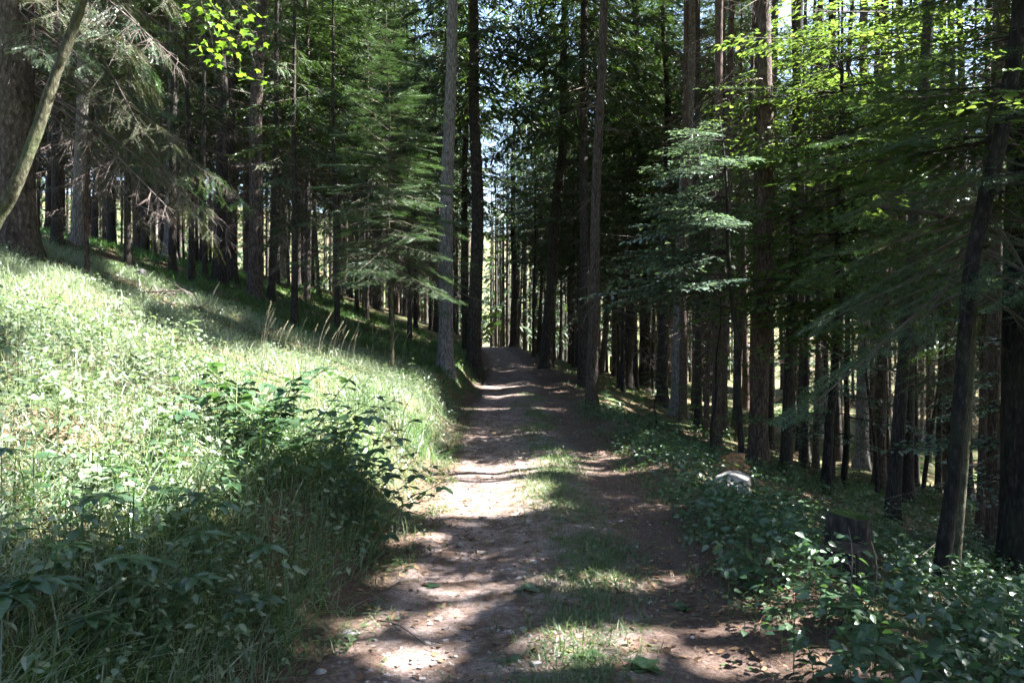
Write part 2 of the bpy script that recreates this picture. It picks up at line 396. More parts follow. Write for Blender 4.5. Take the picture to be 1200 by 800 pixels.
GAP_CIRC += [(pt(a, b, d), r) for a, b, d, r in [
    (265, 55, 9.5, .95), (270, 160, 10.8, .55), (35, 130, 11.6, .7), (40, 230, 11.6, .5), (100, 120, 11.5, .5), (150, 260, 11.5, .5), (180, 190, 11.5, .4), (870, 60, 13.5, 2.0), (850, 130, 13.5, 1.7), (950, 60, 13.5, 1.6), (880, -30, 14, 2.0), (910, 190, 13.5, 1.0), (1000, 80, 13.5, 1.3), (830, 230, 13, .9), (1065, 245, 8, .35), (440, 130, 15, .6), (490, 240, 15, .6), (400, 200, 15, .4),
    (350, 185, 14, .4), (655, 130, 30, 1.0), (765, 200, 12, .4)]]
_gp = [np.stack(uv(np.array(q)), -1) for q in GAP_POLY]
_gc = [(*[float(k) for k in uv(c)], r) for c, r in GAP_CIRC]
def gap(P):
    u, v = uv(P)
    u = u+(fbm(u*2.2, v*2.2, 31)-.5)*.7; v = v+(fbm(u*2.2, v*2.2, 57)-.5)*.7
    hit = fbm(u*.75, v*.75, 77, 2) > .735
    for q in _gp:
        ins = np.zeros(len(u), bool); n = len(q)
        for a in range(n):
            x1, y1 = q[a]; x2, y2 = q[(a+1) % n]
            if y1 == y2: continue
            ins ^= ((y1 > v) != (y2 > v)) & (u < (x2-x1)*(v-y1)/(y2-y1)+x1)
        hit |= ins
    for a, b, r in _gc: hit |= (u-a)**2+(v-b)**2 < (r*1.15)**2
    return hit

# ------------------------------------------------------------------ tree parts
NP = [(0, .5), (.35, 1), (1, 0)]
def conifer_bough(seed, L, droop, tip, ntw, nsub, w, tw=.36, hang=.25, serr=False, mat=0, wmat=1, bare=.12, asub=.16):
    r = np.random.default_rng(seed); mb = MB()
    def axis(t):
        t = np.asarray(t); return np.stack([L*t, .05*L*np.sin(t*3+seed), -droop*L*t**1.3+tip*L*t**3], -1)
    t = np.linspace(0, 1, 6); tube(mb, axis(t), np.interp(t, [0, 1], [.006+.005*L, .002]), 3, wmat, False)
    tt = np.sort(r.uniform(bare, .985, ntw)); sg = np.where(np.arange(ntw) % 2, 1, -1)
    b = axis(tt); l = tw*L*(1-tt)**.75*r.uniform(.7, 1.15, ntw)*np.minimum(1, (tt+.25)/.45)+.10
    an = R(58)+r.normal(0, .15, ntw)
    d = norm(np.stack([np.cos(an), sg*np.sin(an), -hang*r.uniform(.3, 1.6, ntw)], -1))
    bend = np.stack([.15*np.ones(ntw), 0*tt, -hang*.5*np.ones(ntw)], -1)
    # twig axes as thin wood
    sd = norm(np.cross(d, np.array([0, 0, 1.])))
    blades(mb, b, d, sd, l, .0042, bend, [(0, 1), (.5, .8), (1, .3)], wmat)
    # sub twigs
    k = np.repeat(np.arange(ntw), nsub); s = r.uniform(.12, 1, len(k))
    B = b[k]+d[k]*(l[k]*s)[:, None]+bend[k]*(l[k]*s*s)[:, None]
    sg2 = np.where(r.random(len(k)) < .5, 1, -1)
    D = norm(d[k]*.75+sd[k]*(sg2*r.uniform(.4, 1.0, len(k)))[:, None]+np.stack([0*s, 0*s, -hang*r.uniform(0, 1.4, len(k))], -1))
    ll = asub*(.5+.7*(1-s))*r.uniform(.7, 1.3, len(k))*(.6+.4*L/2)
    # shoots on the main axis tip and on the twigs themselves
    B = np.concatenate([B, b, axis(np.linspace(bare+.1, .95, 10))]); D = np.concatenate([D, d, np.tile([[1., 0, .1-droop*.5]], (10, 1))])
    ll = np.concatenate([ll, l, np.full(10, .13)])
    n = len(B); rnd = norm(r.normal(0, .5, (n, 3))+np.array([0, 0, 1.]))
    SD = norm(np.cross(D, rnd)); UP = np.cross(SD, D)
    bb = np.tile([[0, 0, -.10]], (n, 1))
    if not serr:
        blades(mb, B, D, SD, ll, w*r.uniform(.7, 1.3, n), bb, NP, mat)
    else:
        m = np.maximum((ll/.017).astype(int), 3); kk = np.repeat(np.arange(n), m)
        f = (np.arange(len(kk))-np.repeat(np.cumsum(m)-m, m))/np.repeat(m, m)
        P = B[kk]+D[kk]*(ll[kk]*f)[:, None]+bb[kk]*(ll[kk]*f*f)[:, None]
        for sgn in (-1, 1):
            ND = norm(D[kk]*.75+SD[kk]*sgn+UP[kk]*r.normal(.15, .25, len(kk))[:, None])
            blades(mb, P, ND, D[kk], w*.6*r.uniform(.8, 1.2, len(kk)), .008, np.zeros((len(kk), 3)), [(0, 1), (1, 0)], mat)
    return mb.arrays()

def simple_bough(seed, L, droop, n, w, l):
    r = np.random.default_rng(seed); mb = MB(); t = r.uniform(.1, 1, n)
    B = np.stack([L*t, 0*t, -droop*L*t**1.3], -1); sg = np.where(np.arange(n) % 2, 1, -1)
    d = norm(np.stack([r.uniform(.3, 1, n), sg*r.uniform(.2, 1, n), r.uniform(-.6, 0, n)], -1)); up = norm(r.normal(0, .5, (n, 3))+[0, 0, 1.])
    blades(mb, B, d, norm(np.cross(d, up)), l*(1.15-.6*t)*r.uniform(.6, 1.2, n), w*r.uniform(.6, 1.3, n), np.tile([[0, 0, -.2]], (n, 1)), [(0, .35), (.4, 1), (1, 0)], 0)
    blades(mb, np.zeros((1, 3)), norm(np.array([[1., 0, -droop]])), np.array([[0, 1., 0]]), L, .04, np.zeros((1, 3)), [(0, 1), (1, .3)], 1)
    return mb.arrays()
def trunk_mesh(seed, h=25, r0=.2, mats=(M_bark,), stubs=50, wander=.12, sides=14, flare=.55):
    r = np.random.default_rng(seed); mb = MB()
    z = np.concatenate([[-.6, -.15, 0, .1, .2, .35, .55, .8], np.arange(1.1, 13, .35), np.arange(13, h, 1.2), [h]])
    th = np.linspace(0, 2*np.pi, sides, endpoint=False)
    ax = wander*np.stack([np.sin(z*.35+seed)+.35*np.sin(z*1.1+seed*3)-np.sin(seed), np.cos(z*.3+seed*2)-np.cos(seed*2)], -1)*np.minimum(1, np.maximum(z, 0)/3)[:, None]
    rad = r0*np.clip(1.02-z/(h*1.0), .02, 2)**.85
    fl = r0*flare*np.exp(-np.maximum(z, 0)/.28)
    rr = rad[:, None]*(1+.10*(noise(z[:, None]*2.6+seed*9, th[None]*2.2)-.5)+.05*(noise(z[:, None]*8+seed*9, th[None]*5)-.5)) + fl[:, None]*(.6+.6*(.5+.5*np.cos(5*th[None]+seed))*r.uniform(.6, 1.4, sides)[None])
    v = np.stack([ax[:, :1]+rr*np.cos(th), ax[:, 1:]+rr*np.sin(th), z[:, None]+0*rr], -1).reshape(-1, 3)
    i = np.arange(len(z)-1)[:, None]*sides; j = np.arange(sides)[None]; k = (j+1) % sides
    q = np.stack([i+j, i+k, i+sides+k, i+sides+j], -1).reshape(-1, 4)
    mb.add(v, np.concatenate([q[:, [0, 1, 2]], q[:, [0, 2, 3]]]), 0)
    if stubs:
        zz = r.uniform(.9, 9, stubs); aa = r.uniform(0, 6.283, stubs)
        rr = r0*np.clip(1.02-zz/h, .02, 2)**.85
        axx = np.stack([np.interp(zz, z, ax[:, 0]), np.interp(zz, z, ax[:, 1])], -1)
        d = norm(np.stack([np.cos(aa), np.sin(aa), r.normal(-.1, .3, stubs)], -1))
        base = np.stack([axx[:, 0], axx[:, 1], zz], -1)+d*(rr*.9)[:, None]
        for sdv in (np.array([0, 0, 1.]),):
            s1 = norm(np.cross(d, sdv)); s2 = np.cross(d, s1)
            ln = r.uniform(.04, .22, stubs)
            blades(mb, base, d, s1, ln, .018, np.zeros_like(d), [(0, 1), (1, .5)], 0)
            blades(mb, base, d, s2, ln, .018, np.zeros_like(d), [(0, 1), (1, .5)], 0)
    return mb, z, ax
def tree_axis(z, ax, q): return np.stack([np.interp(q, z, ax[:, 0]), np.interp(q, z, ax[:, 1])], -1)

def dead_branch(seed, L, droop=.3, tw=7, r0=.011, curl=0.0, twl=.35):
    r = np.random.default_rng(seed); mb = MB()
    t = np.linspace(0, 1, 7); w = r.normal(0, .03, (7, 3)).cumsum(0)*L*.4; w[0] = 0
    def ax(q): q = np.asarray(q); return np.stack([L*q, .0*q, -droop*L*q**1.2+curl*L*q**3], -1)+np.stack([np.interp(q, t, w[:, k]) for k in range(3)], -1)
    tube(mb, ax(t), np.interp(t, [0, 1], [r0, .002]), 4, 0, False)
    s = np.sort(r.uniform(.15, .97, tw)); sg = np.where(np.arange(tw) % 2, 1, -1)
    d = norm(np.stack([np.full(tw, .6), sg*r.uniform(.4, 1, tw), r.normal(-.35, .35, tw)], -1))
    l = L*twl*(1.1-s)*r.uniform(.5, 1.2, tw)
    bend = np.stack([0*s, 0*s, -.4+0*s], -1)
    for sd in (norm(np.cross(d, [0, 0, 1.])), norm(np.cross(d, [0, 1., .3]))):
        blades(mb, ax(s), d, sd, l, .006, bend, [(0, 1), (.5, .7), (1, .3)], 0)
    k = np.repeat(np.arange(tw), 4); q = r.uniform(.2, 1, len(k))
    B = ax(s)[k]+d[k]*(l[k]*q)[:, None]+bend[k]*(l[k]*q*q)[:, None]
    D = norm(d[k]+r.normal(0, .7, (len(k), 3))+[0, 0, -.3])
    blades(mb, B, D, norm(np.cross(D, [0, .3, 1.])), l[k]*r.uniform(.2, .5, len(k)), .004, np.tile([[0, 0, -.3]], (len(k), 1)), [(0, 1), (1, .3)], 0)
    return mb.arrays()

DEAD = [dead_branch(900+k, L, dr, tw, r0) for k, (L, dr, tw, r0) in enumerate([(1.0, .2, 6, .010), (1.5, .35, 8, .012), (2.0, .3, 10, .014), (.6, .1, 4, .010), (1.3, .5, 8, .010), (1.8, .15, 9, .013)])]
DEAD_ME = [to_mesh('dead_branch', *a, [M_twig]) for a in DEAD]

# mature spruces: trunks, tangles of dead twigs and crowns to share
N_T = 5
T_ME, T_AX, D_ME = [], [], []
for k in range(N_T):
    mb, z, ax = trunk_mesh(k*3+1, wander=[.05, .12, .08, .16, .10][k]); T_ME.append(mb.mesh('trunk', [M_bark])); T_AX.append((z, ax))
    r = np.random.default_rng(300+k); mb = MB()
    for q in range(85):
        zz = 1.8+11*r.random()**.8; a = r.uniform(0, 6.283); o = tree_axis(z, ax, zz)
        stamp(mb, DEAD[r.integers(6)], xf((o[0]+.12*math.cos(a), o[1]+.12*math.sin(a), zz), a, r.normal(-.1, .2), r.uniform(-.6, .6), r.uniform(.45, 1.0)))
    D_ME.append(mb.mesh('dead_twig_tangle', [M_twig_dark]))
BOUGH_HI = [conifer_bough(20+k, 2.3, .30+.08*k, .12, 30, 4, .050, hang=.35+.1*k) for k in range(4)]
BOUGH_LO = [simple_bough(40+k, 2.3, .28+.08*k, 22, .15, .62) for k in range(4)]
def crown_arrays(seed, boughs, nb, z0, z1, lmax, ax=None, taper=.8, pmin=-.25, pmax=.15, low_thin=.5):
    r = np.random.default_rng(seed); mb = MB()
    for q in range(nb):
        t = (q+r.random())/nb
        zz = z0+(z1-z0)*t; a = q*2.39996+r.normal(0, .3)
        L = lmax*((1-t)**taper)*r.uniform(.75, 1.15)+.25
        if t < .25 and r.random() < low_thin*(1-t/.25): L *= .55
        o = (0, 0) if ax is None else tree_axis(ax[0], ax[1], zz)
        stamp(mb, boughs[r.integers(len(boughs))], xf((o[0], o[1], zz), a, r.uniform(pmin, pmax)+.5*t, r.normal(0, .15), L/2.3))
    return mb.arrays()
C_ME = []
for k in range(3):
    C_ME.append(to_mesh('crown', *crown_arrays(60+k, BOUGH_HI, 150, [9, 7, 8][k], 25.3, [2.8, 2.5, 2.6][k], T_AX[k]), [M_needle, M_twig_dark]))

CARVE_MARGIN = 26.0
def spruce(x, y, r, h, label, group=None, k=None, rz=None, bark=None, lean=(0, 0), crown=True, nd=0, zoff=0, dead=True, name='spruce_tree', crown_base=None, seed=None):
    rs = np.random.default_rng(int(abs(x*131+y*977)*10) if seed is None else seed)
    k = int(rs.integers(N_T)) if k is None else k
    rz = float(rs.uniform(0, 6.28)) if rz is None else rz
    z = float(H(x, y))+zoff
    t = thing(name, label, 'tree', (x, y, z), 0, group)
    t.rotation_euler = (-lean[1], lean[0], rz) if rz == 0 else (0, 0, rz)
    if rz != 0 and (lean[0] or lean[1]):
        t.rotation_euler = (Matrix.Rotation(lean[0], 3, 'Y') @ Matrix.Rotation(-lean[1], 3, 'X') @ Matrix.Rotation(rz, 3, 'Z')).to_euler()
    sx = r/.2; sz = h/25
    tr = link('trunk', T_ME[k], t, sc=(sx, sx, sz))
    if bark: setmat(tr, [bark])
    if dead: link('dead_twig_tangle', D_ME[k], t, rot=(0, 0, 0), sc=(max(.8, sx*.6), max(.8, sx*.6), sz))['kind'] = 'stuff'
    for q in range(nd):
        zz = rs.uniform(2.0, 9); a = rs.uniform(0, 6.28); o = tree_axis(*T_AX[k], zz/sz)*sx
        rr = r*.85*(1-zz/h)
        link('dead_branch', DEAD_ME[rs.integers(6)], t, (o[0]+rr*math.cos(a), o[1]+rr*math.sin(a), zz), (rs.uniform(-.6, .6), rs.normal(.05, .2), a), rs.uniform(.6, 1.2))
    if crown:
        if y < CARVE_MARGIN:
            z0 = max(crown_base or 10.5, .46*y+4.5)+max(0, 1.2-z)
            v, f, m = crown_arrays(int(rs.integers(1e6)), BOUGH_LO, 88, z0, h+.3, 3.7, None)
            cz, sn = math.cos(rz), math.sin(rz)
            Mw = np.array(t.rotation_euler.to_matrix())
            W = v@Mw.T + np.array([x, y, z])
            keep = ~gap(W[f].mean(1))
            link('crown', to_mesh('crown', *compact(v, f, m, keep), [M_needle, M_twig_dark]), t)
        else:
            link('crown', C_ME[k % 3], t, sc=(min(1.4, .85+.4*sx), min(1.4, .85+.4*sx), sz))
    return t

placed = []
def hero(px, py, wpx, label, h=25, top=None, bark=None, k=None, nd=6, Y=None, **kw):
    if Y is None: P = at(px, py)
    else:
        x = (px-600)/F*Y; P = np.array([x, Y, float(H(x, Y))])
    r = .5*wpx*P[1]/F
    lean = (0, 0)
    if top is not None:   # picture x of the stem at y=0
        dx = (top-px)/F*P[1]; dz = (py-0)/F*P[1]; lean = (math.atan2(dx, dz), 0)
    placed.append((P[0], P[1]))
    return spruce(P[0], P[1], r, h, label, None, k=k, bark=bark, lean=lean, nd=nd, **kw)

# ------------------------------------------------------------------ trees one can point to
hero(20, 298, 40, 'thick old spruce with flared roots and sunlit bark above the grassy bank', 28, 16, M_bark, 2, 10, name='old_spruce_tree')
hero(67, 288, 12, 'slim spruce standing just behind the thick old spruce on the bank', 22, 66, M_bark_dark, 0, 5)
hero(92, 284, 14, 'grey spruce behind the thin reddish sapling on the bank', 24, 95, M_bark_pale, 1, 5)
hero(202, 321, 9, 'thin dark spruce beside the drooping dead boughs on the bank', 18, 203, M_bark_dark, 0, 8)
hero(240, 327, 6, 'very thin dark spruce pole beside the thick double spruce', 15, 240, M_bark_dark, 2, 6)
hero(257, 335, 15, 'dark front trunk of the thick double spruce on the bank', 26, 262, M_bark_dark, 1, 5)
hero(271, 331, 13, 'dark rear trunk of the thick double spruce on the bank', 26, 270, M_bark_dark, 3, 4)
hero(299, 352, 17, 'straight grey-brown spruce with a flared foot beside a thin dark stem', 27, 304, M_bark, 2, 6)
hero(318, 350, 8, 'thin dark stem close against the straight grey-brown spruce', 18, 326, M_bark_dark, 0, 9)
hero(360, 352, 7, 'slim spruce with a sunlit edge among dark boughs on the shaded grass', 17, 359, M_bark, 2, 8)
hero(522, 434, 17, 'pale grey spruce at the path edge, beside a near-black trunk', 27, 527, M_bark_pale, 0, 8)
hero(555, 432, 17, 'near-black spruce at the path edge, beside the pale grey trunk', 27, 559, M_bark_dark, 2, 9, Y=27)
hero(546, 425, 9, 'thin dark spruce tucked behind the near-black trunk at the path edge', 22, 548, M_bark_dark, 1, 5, Y=32)
hero(442, 362, 10, 'dark spruce behind the young fir, with pinkish dead twigs at its foot', 22, 446, M_bark_dark, 0, 8)
hero(503, 372, 9, 'dark spruce on the shaded grass just uphill of the pale grey spruce', 24, 502, M_bark_dark, 2, 8)
hero(476, 366, 7, 'thin dark spruce between the young fir and the pale grey spruce', 20, 476, M_bark_dark, 1, 7)
hero(602, 406, 9, 'dark spruce at the far end of the path where it bends', 27, 606, M_bark_dark, 2, 6)
hero(640, 431, 14, 'spruce with flared foot and sunlit broken branches beside the far path', 28, 656, M_bark_dark, 3, 14)
hero(683, 452, 13, 'dark spruce close behind the brown trunk at the path verge', 26, 688, M_bark_dark, 0, 5)
hero(693, 480, 13, 'brown spruce standing in the verge right at the path edge', 25, 703, M_bark, 2, 4)
hero(704, 438, 7, 'slim leaning spruce just beyond the brown trunk at the path verge', 20, 748, M_bark_dark, 0, 4)
hero(720, 440, 7, 'slim upright spruce beside the leaning one past the path verge', 22, 730, M_bark_dark, 2, 4)
hero(733, 455, 15, 'thick dark spruce with bristly stubs facing its twin past the verge', 26, 748, M_bark_dark, 1, 7)
hero(754, 456, 14, 'dark twin spruce nearer the big leafy bush past the verge', 26, 772, M_bark_dark, 4, 7)
hero(777, 466, 7, 'slim spruce between the dark twins and the broad grey trunk', 20, 783, M_bark_dark, 2, 4)
hero(795, 487, 18, 'broad grey spruce behind the leafy bush below the path', 27, 808, M_bark_pale, 0, 5)
hero(814, 482, 8, 'thin brown spruce just beyond the broad grey trunk below the path', 20, 818, M_bark_red, 2, 5)
hero(839, 531, 12, 'reddish spruce standing by the orange sawn stump', 24, 846, M_bark_red, 2, 6)
hero(862, 500, 7, 'thin brown spruce pole in the row behind the orange sawn stump', 20, 868, M_bark, 0, 5)
hero(888, 550, 22, 'thick reddish spruce beside the orange sawn stump', 27, 893, M_bark_red, 1, 8)
hero(903, 525, 8, 'thin dark spruce close behind the thick reddish spruce', 21, 908, M_bark_dark, 2, 7)
hero(921, 556, 13, 'dark spruce on the slope between the thick reddish spruce and the beech', 25, 938, M_bark_dark, 0, 6)
hero(943, 546, 7, 'thin spruce pole behind the slope herbs next to the beech stem', 20, 955, M_bark_dark, 1, 6)
hero(956, 548, 7, 'thin brown spruce pole half hidden by the beech stem', 20, 962, M_bark_red, 2, 5)
hero(1010, 548, 15, 'pale bluish trunk standing in the sunny clearing below the path', 24, 1016, M_bark_pale, 0, 4)
hero(1046, 612, 15, 'dark spruce with a twin behind it above the mossy stump', 24, 1084, M_bark_dark, 2, 6)
hero(1064, 588, 12, 'rear twin of the dark spruce above the mossy stump', 24, 1080, M_bark_dark, 1, 5)
hero(1150, 636, 12, 'brown spruce in the gap between the forked tree and the black trunk', 24, 1165, M_bark_red, 0, 6)
hero(1163, 652, 14, 'reddish spruce just beside the huge black trunk', 24, 1175, M_bark_red, 2, 5)
hero(1192, 690, 40, 'huge black spruce trunk in deep shade at the foot of the slope herbs', 26, 1215, M_bark_black, 1, 3)

# ------------------------------------------------------------------ the spruce wood, tree by tree
def far_label(x, y, rad, bark):
    c = float(pc(y)); look = {'spruce_bark': 'brown', 'reddish_bark': 'reddish', 'dark_bark': 'blackish', 'pale_bark': 'pale grey'}[bark.name]
    size = 'thin' if rad < .12 else ('slim' if rad < .18 else 'stout')
    if y > 62 and abs(x-c) < 14: return f'{size} {look} spruce crowded beyond the far end of the path', 'spruces beyond the end of the path'
    if x < c:
        if y < 40: return f'{size} {look} spruce in the wood above the shaded grass slope', 'spruces above the grass slope'
        return f'{size} {look} spruce deep in the dense wood above the path', 'spruces deep in the wood above the path'
    if y < 40: return f'{size} {look} bare-stemmed spruce on the falling slope below the path', 'spruces on the slope below the path'
    return f'{size} {look} spruce deep in the dense wood below the path', 'spruces deep in the wood below the path'
r = np.random.default_rng(5)
far = []
for tries in range(30000):
    if len(far) >= 216: break
    y = 21+49*math.sqrt(r.random()); x = r.uniform(-1, 1)*(.69*y+2)
    c = float(pc(y))
    if abs(x-c) < 2.3: continue
    if x < c and y < 26 and r.random() < .5: continue
    if abs(x/y*F+600-585) < 15 and y < 55: continue
    if x > .25*y and y > 40 and r.random() < .6: continue
    md = 1.9 if y < 40 else 2.3
    if min([(x-a)**2+(y-b)**2 for a, b in placed+far] or [99]) < md*md: continue
    far.append((x, y))
far.sort(key=lambda q: q[1])
for x, y in far:
    rad_ = r.choice([.08, .10, .13, .16, .20]); bk_ = [M_bark, M_bark_red, M_bark_dark, M_bark_pale][r.choice(4, p=[.25, .17, .48, .1])]
    lb, gr = far_label(x, y, rad_, bk_)
    spruce(x, y, rad_, r.uniform(19, 28), lb, gr, bark=bk_, lean=(r.normal(0, .018), r.normal(0, .018)))
r = np.random.default_rng(19)
fill = []
for tries in range(6000):
    if len(fill) >= 40: break
    y = r.uniform(16, 25); x = r.uniform(.17*y+.8, .66*y+1)
    if min([(x-a)**2+(y-b)**2 for a, b in placed+far+fill]) < 1.25**2: continue
    fill.append((x, y))
for x, y in fill:
    rad_ = r.choice([.06, .08, .10, .13]); bk_ = [M_bark, M_bark_red, M_bark_dark][r.choice(3, p=[.2, .25, .55])]
    lb = ('thin' if rad_ < .09 else 'slim')+' '+{'spruce_bark': 'brown', 'reddish_bark': 'reddish', 'dark_bark': 'blackish'}[bk_.name]
    spruce(x, y, rad_, r.uniform(20, 26), lb+' pole spruce in the close-set rows down the slope', 'pole spruces on the near slope', bark=bk_, lean=(r.normal(0, .025), r.normal(0, .02)))
# trees around the camera that shade the path
r = np.random.default_rng(8)
side = []
for tries in range(4000):
    if len(side) >= 68: break
    y = r.uniform(-9, 21); x = r.uniform(.66*max(y, 0)+(1.3 if y > 7 else 3.2), 25)
    if min([(x-a)**2+(y-b)**2 for a, b in placed+side]) < 2.5**2: continue
    side.append((x, y))
for tries in range(2000):
    if len(side) >= 78: break
    y = r.uniform(-10, 16); x = -r.uniform(.66*max(y, 0)+4, 20)
    if min([(x-a)**2+(y-b)**2 for a, b in placed+side]) < 4**2: continue
    side.append((x, y))
mb = MB()
for x, y in side:
    z = float(H(x, y)); h = r.uniform(21, 28); z0 = max(r.uniform(9.5, 12), .46*y+4.5)+max(0, .8-z)
    v, f, m = crown_arrays(int(r.integers(1e6)), BOUGH_LO, 76, z0, h+.3, 3.7, None)
    v = v+np.array([x, y, z]); v, f, m = compact(v, f, m, ~gap(v[f].mean(1))); mb.add(v, f, m)
    rr = r.uniform(.14, .24); q = np.linspace(0, 1, 9)
    tube(mb, np.stack([x+.1*np.sin(q*5+x), y+0*q, z-.4+(h+.3)*q], -1), rr*(1.03-q)**.85+.25*rr*(q == 0), 9, 1, False)
tag(link('surrounding_wood', mb.mesh('surrounding_wood', [M_needle, M_bark_dark])), 'tall spruces standing all round the near end of the path', 'forest', kind='stuff')

# far wood as one mass
mb = MB(); r = np.random.default_rng(77)
BOUGH_FAR = simple_bough(99, 2.3, .3, 9, .30, .9)
n = 0
while n < 470:
    y = 71+60*r.random(); x = r.uniform(-1, 1)*(.72*y) if n > 60 else r.uniform(-14, 8)
    
    if x > .3*y and r.random() < .55: continue
    n += 1; h = r.uniform(18, 27); z = float(H(x, y))
    tube(mb, [(x, y, z-.5), (x, y, z+8), (x, y, z+h)], [.2, .14, .02], 5, 1, False)
    for q in range(17):
        t = (q+r.random())/17
        stamp(mb, BOUGH_FAR, xf((x, y, z+2.2+(h-2.2)*t), q*2.4, r.uniform(-.2, .1)+.4*t, 0, (2.5*(1-t)**.8+.3)/2.3))
tag(link('distant_wood', mb.mesh('distant_wood', [M_needle, M_bark_dark])), 'distant mass of spruces closing off the view', 'forest', kind='stuff')

# ------------------------------------------------------------------ mid-sized and young conifers
def dead_bough_arr(seed, L, droop): return conifer_bough(seed, L, droop, .05, 22, 3, .010, hang=.45, mat=2, wmat=2)
DB = [dead_bough_arr(200+k, 2.3, .3+.1*k) for k in range(3)]
DRY = [conifer_bough(220+k, 2.3, .4+.1*k, .05, 26, 4, .030, hang=.5, mat=3, wmat=2) for k in range(2)]
MID_ME = []
for k in range(4):
    r = np.random.default_rng(400+k); mb = MB(); h = 11
    for q in range(80):
        t = (q+r.random())/80; zz = 1.6+(h-1.7)*t
        L = 2.0*(1-t)**.75*r.uniform(.7, 1.1)+.18
        src = DB if (t < .12 or (t < .3 and r.random() < .5)) else (DRY if (t < .35 and r.random() < .5) else BOUGH_HI)
        stamp(mb, src[r.integers(len(src))], xf((0, 0, zz), q*2.4+r.normal(0, .3), r.uniform(-.2, .1)+.5*t, r.normal(0, .15), L/2.3))
    MID_ME.append(mb.mesh('crown', [M_needle, M_twig_dark, M_twig, M_needle_dry]))
YT, _, _ = trunk_mesh(71, 11, .08, stubs=14, wander=.05, sides=9, flare=.35); YT_ME = YT.mesh('trunk', [M_bark_dark])
def mid(px, Y, h, label, k, group=None, rad=.08):
    x = (px-600)/F*Y; z = float(H(x, Y))
    t = thing('young_spruce_tree', label, 'tree', (x, Y, z), k*1.3+px, group)
    s = h/11
    link('trunk', YT_ME, t, sc=(rad/.08, rad/.08, s)); link('crown', MID_ME[k], t, sc=(s*.95, s*.95, s))
mid(345, 17.5, 10, 'young dark spruce with boughs hanging between the bank trunks', 0)
mid(395, 22, 12, 'half-grown spruce with full dark boughs behind the young fir', 1)
mid(225, 19, 11, 'half-grown spruce with dry lower boughs behind the double trunk', 2)
mid(150, 17, 9.5, 'scruffy young spruce with pale dead lower boughs up the bank', 3)
mid(30, 19, 12, 'half-grown spruce up the bank behind the thick old spruce', 0)
mid(430, 29, 12, 'half-grown spruce deep among thin trunks above the shaded grass', 2)
mid(480, 27, 13, 'half-grown spruce behind the pale grey path-edge spruce', 3)
mid(300, 25, 13, 'half-grown spruce behind the straight grey-brown trunk', 1)
mid(100, 24, 13, 'half-grown spruce far up the slope behind the grey trunk', 3)
mid(190, 27, 14, 'tall bushy spruce far up the slope behind the bank trunks', 1)
mid(625, 44, 13, 'half-grown spruce beside the far bend of the path', 1)
mid(672, 38, 11, 'half-grown spruce under tall trunks past the far verge', 2)
mid(725, 34, 11, 'half-grown spruce behind the dark twin trunks', 3)
mid(765, 40, 12, 'half-grown spruce between tall trunks far down the slope', 0)
mid(840, 30, 9, 'half-grown spruce on the slope behind the reddish trunks', 1)
mid(930, 27, 9, 'half-grown spruce on the slope behind the beech stem', 2)
mid(1100, 19, 8.5, 'half-grown spruce in the hollow behind the forked tree', 3)
mid(1170, 17, 8.5, 'half-grown spruce in the hollow behind the huge black trunk', 0)
mid(1130, 27, 15, 'tall bushy spruce far behind the black curving tree', 1)
mid(1190, 24, 14, 'tall bushy spruce far behind the huge black trunk', 2)
mid(1060, 31, 15, 'tall bushy spruce far behind the dark twin spruces on the slope', 0)
mid(985, 33, 15, 'tall bushy spruce far behind the sunny clearing', 3)
mid(1020, 24, 9, 'half-grown spruce at the sunny clearing below the path', 1)

r = np.random.default_rng(91); deep = []
while len(deep) < 18:
    Y = r.uniform(27, 52); px = r.uniform(20, 520) if len(deep) < 12 else r.uniform(640, 1200)
    x = (px-600)/F*Y
    if abs(x-float(pc(Y))) < 3 or min([(x-a)**2+(Y-b)**2 for a, b in deep+far] or [99]) < 1.3**2: continue
    deep.append((x, Y)); up = px < 560
    mid(px, Y, r.uniform(12, 17), 'bushy green spruce filling gaps deep in the wood '+('above' if up else 'below')+' the path', int(r.integers(4)), 'bushy spruces deep in the wood', .09)
FINE = [conifer_bough(500+k, 1.3, .12+.12*k, .04, 26, 5, .034, hang=.14, serr=True, tw=.42, asub=.15) for k in range(3)]
FINE_ME = [to_mesh('bough', *a, [M_needle_fir, M_twig_dark]) for a in FINE]
def young_fir(P, h, z0, lmax, nb, label, rad, seed, mats=None, top_x=0.0, bend=0.0, name='young_fir_tree', droop=.0):
    r = np.random.default_rng(seed)
    t = thing(name, label, 'tree', P, 0)
    mb = MB(); zz = np.concatenate([[-.3, 0, .1], np.linspace(.3, h, 26)])
    def ax(q):
        q = np.asarray(q, float); return np.stack([top_x*q/h+bend*np.sin(q*1.7)*np.minimum(1, q), .3*bend*np.sin(q*1.1), q], -1)
    tube(mb, ax(zz), np.interp(zz, [-.3, 0, .15, h], [rad*1.5, rad*1.35, rad, .006]), 9, 0, True, .1, seed)
    link('trunk', mb.mesh('trunk', [M_bark_moss]), t)
    for q in range(nb):
        u = (q+r.random())/nb; z = z0+(h-z0-.1)*u
        L = lmax*(1-u)**.7*r.uniform(.75, 1.15)+.18
        a = q*2.39996+r.normal(0, .25); o = ax(z)
        b = link('bough', FINE_ME[r.integers(3)], t, o, (r.normal(0, .2), r.uniform(-.05, .25)+droop-.5*u, a), L/1.3)
    for q in range(10):
        z = r.uniform(.5, z0); a = r.uniform(0, 6.28); o = ax(z)
        link('dead_branch', DEAD_ME[r.integers(6)], t, o, (r.uniform(-.5, .5), r.normal(0, .15), a), r.uniform(.35, .6))
    return t
xf_ = (459-600)/F*15.5; Pf = (xf_, 15.5, float(H(xf_, 15.5)))
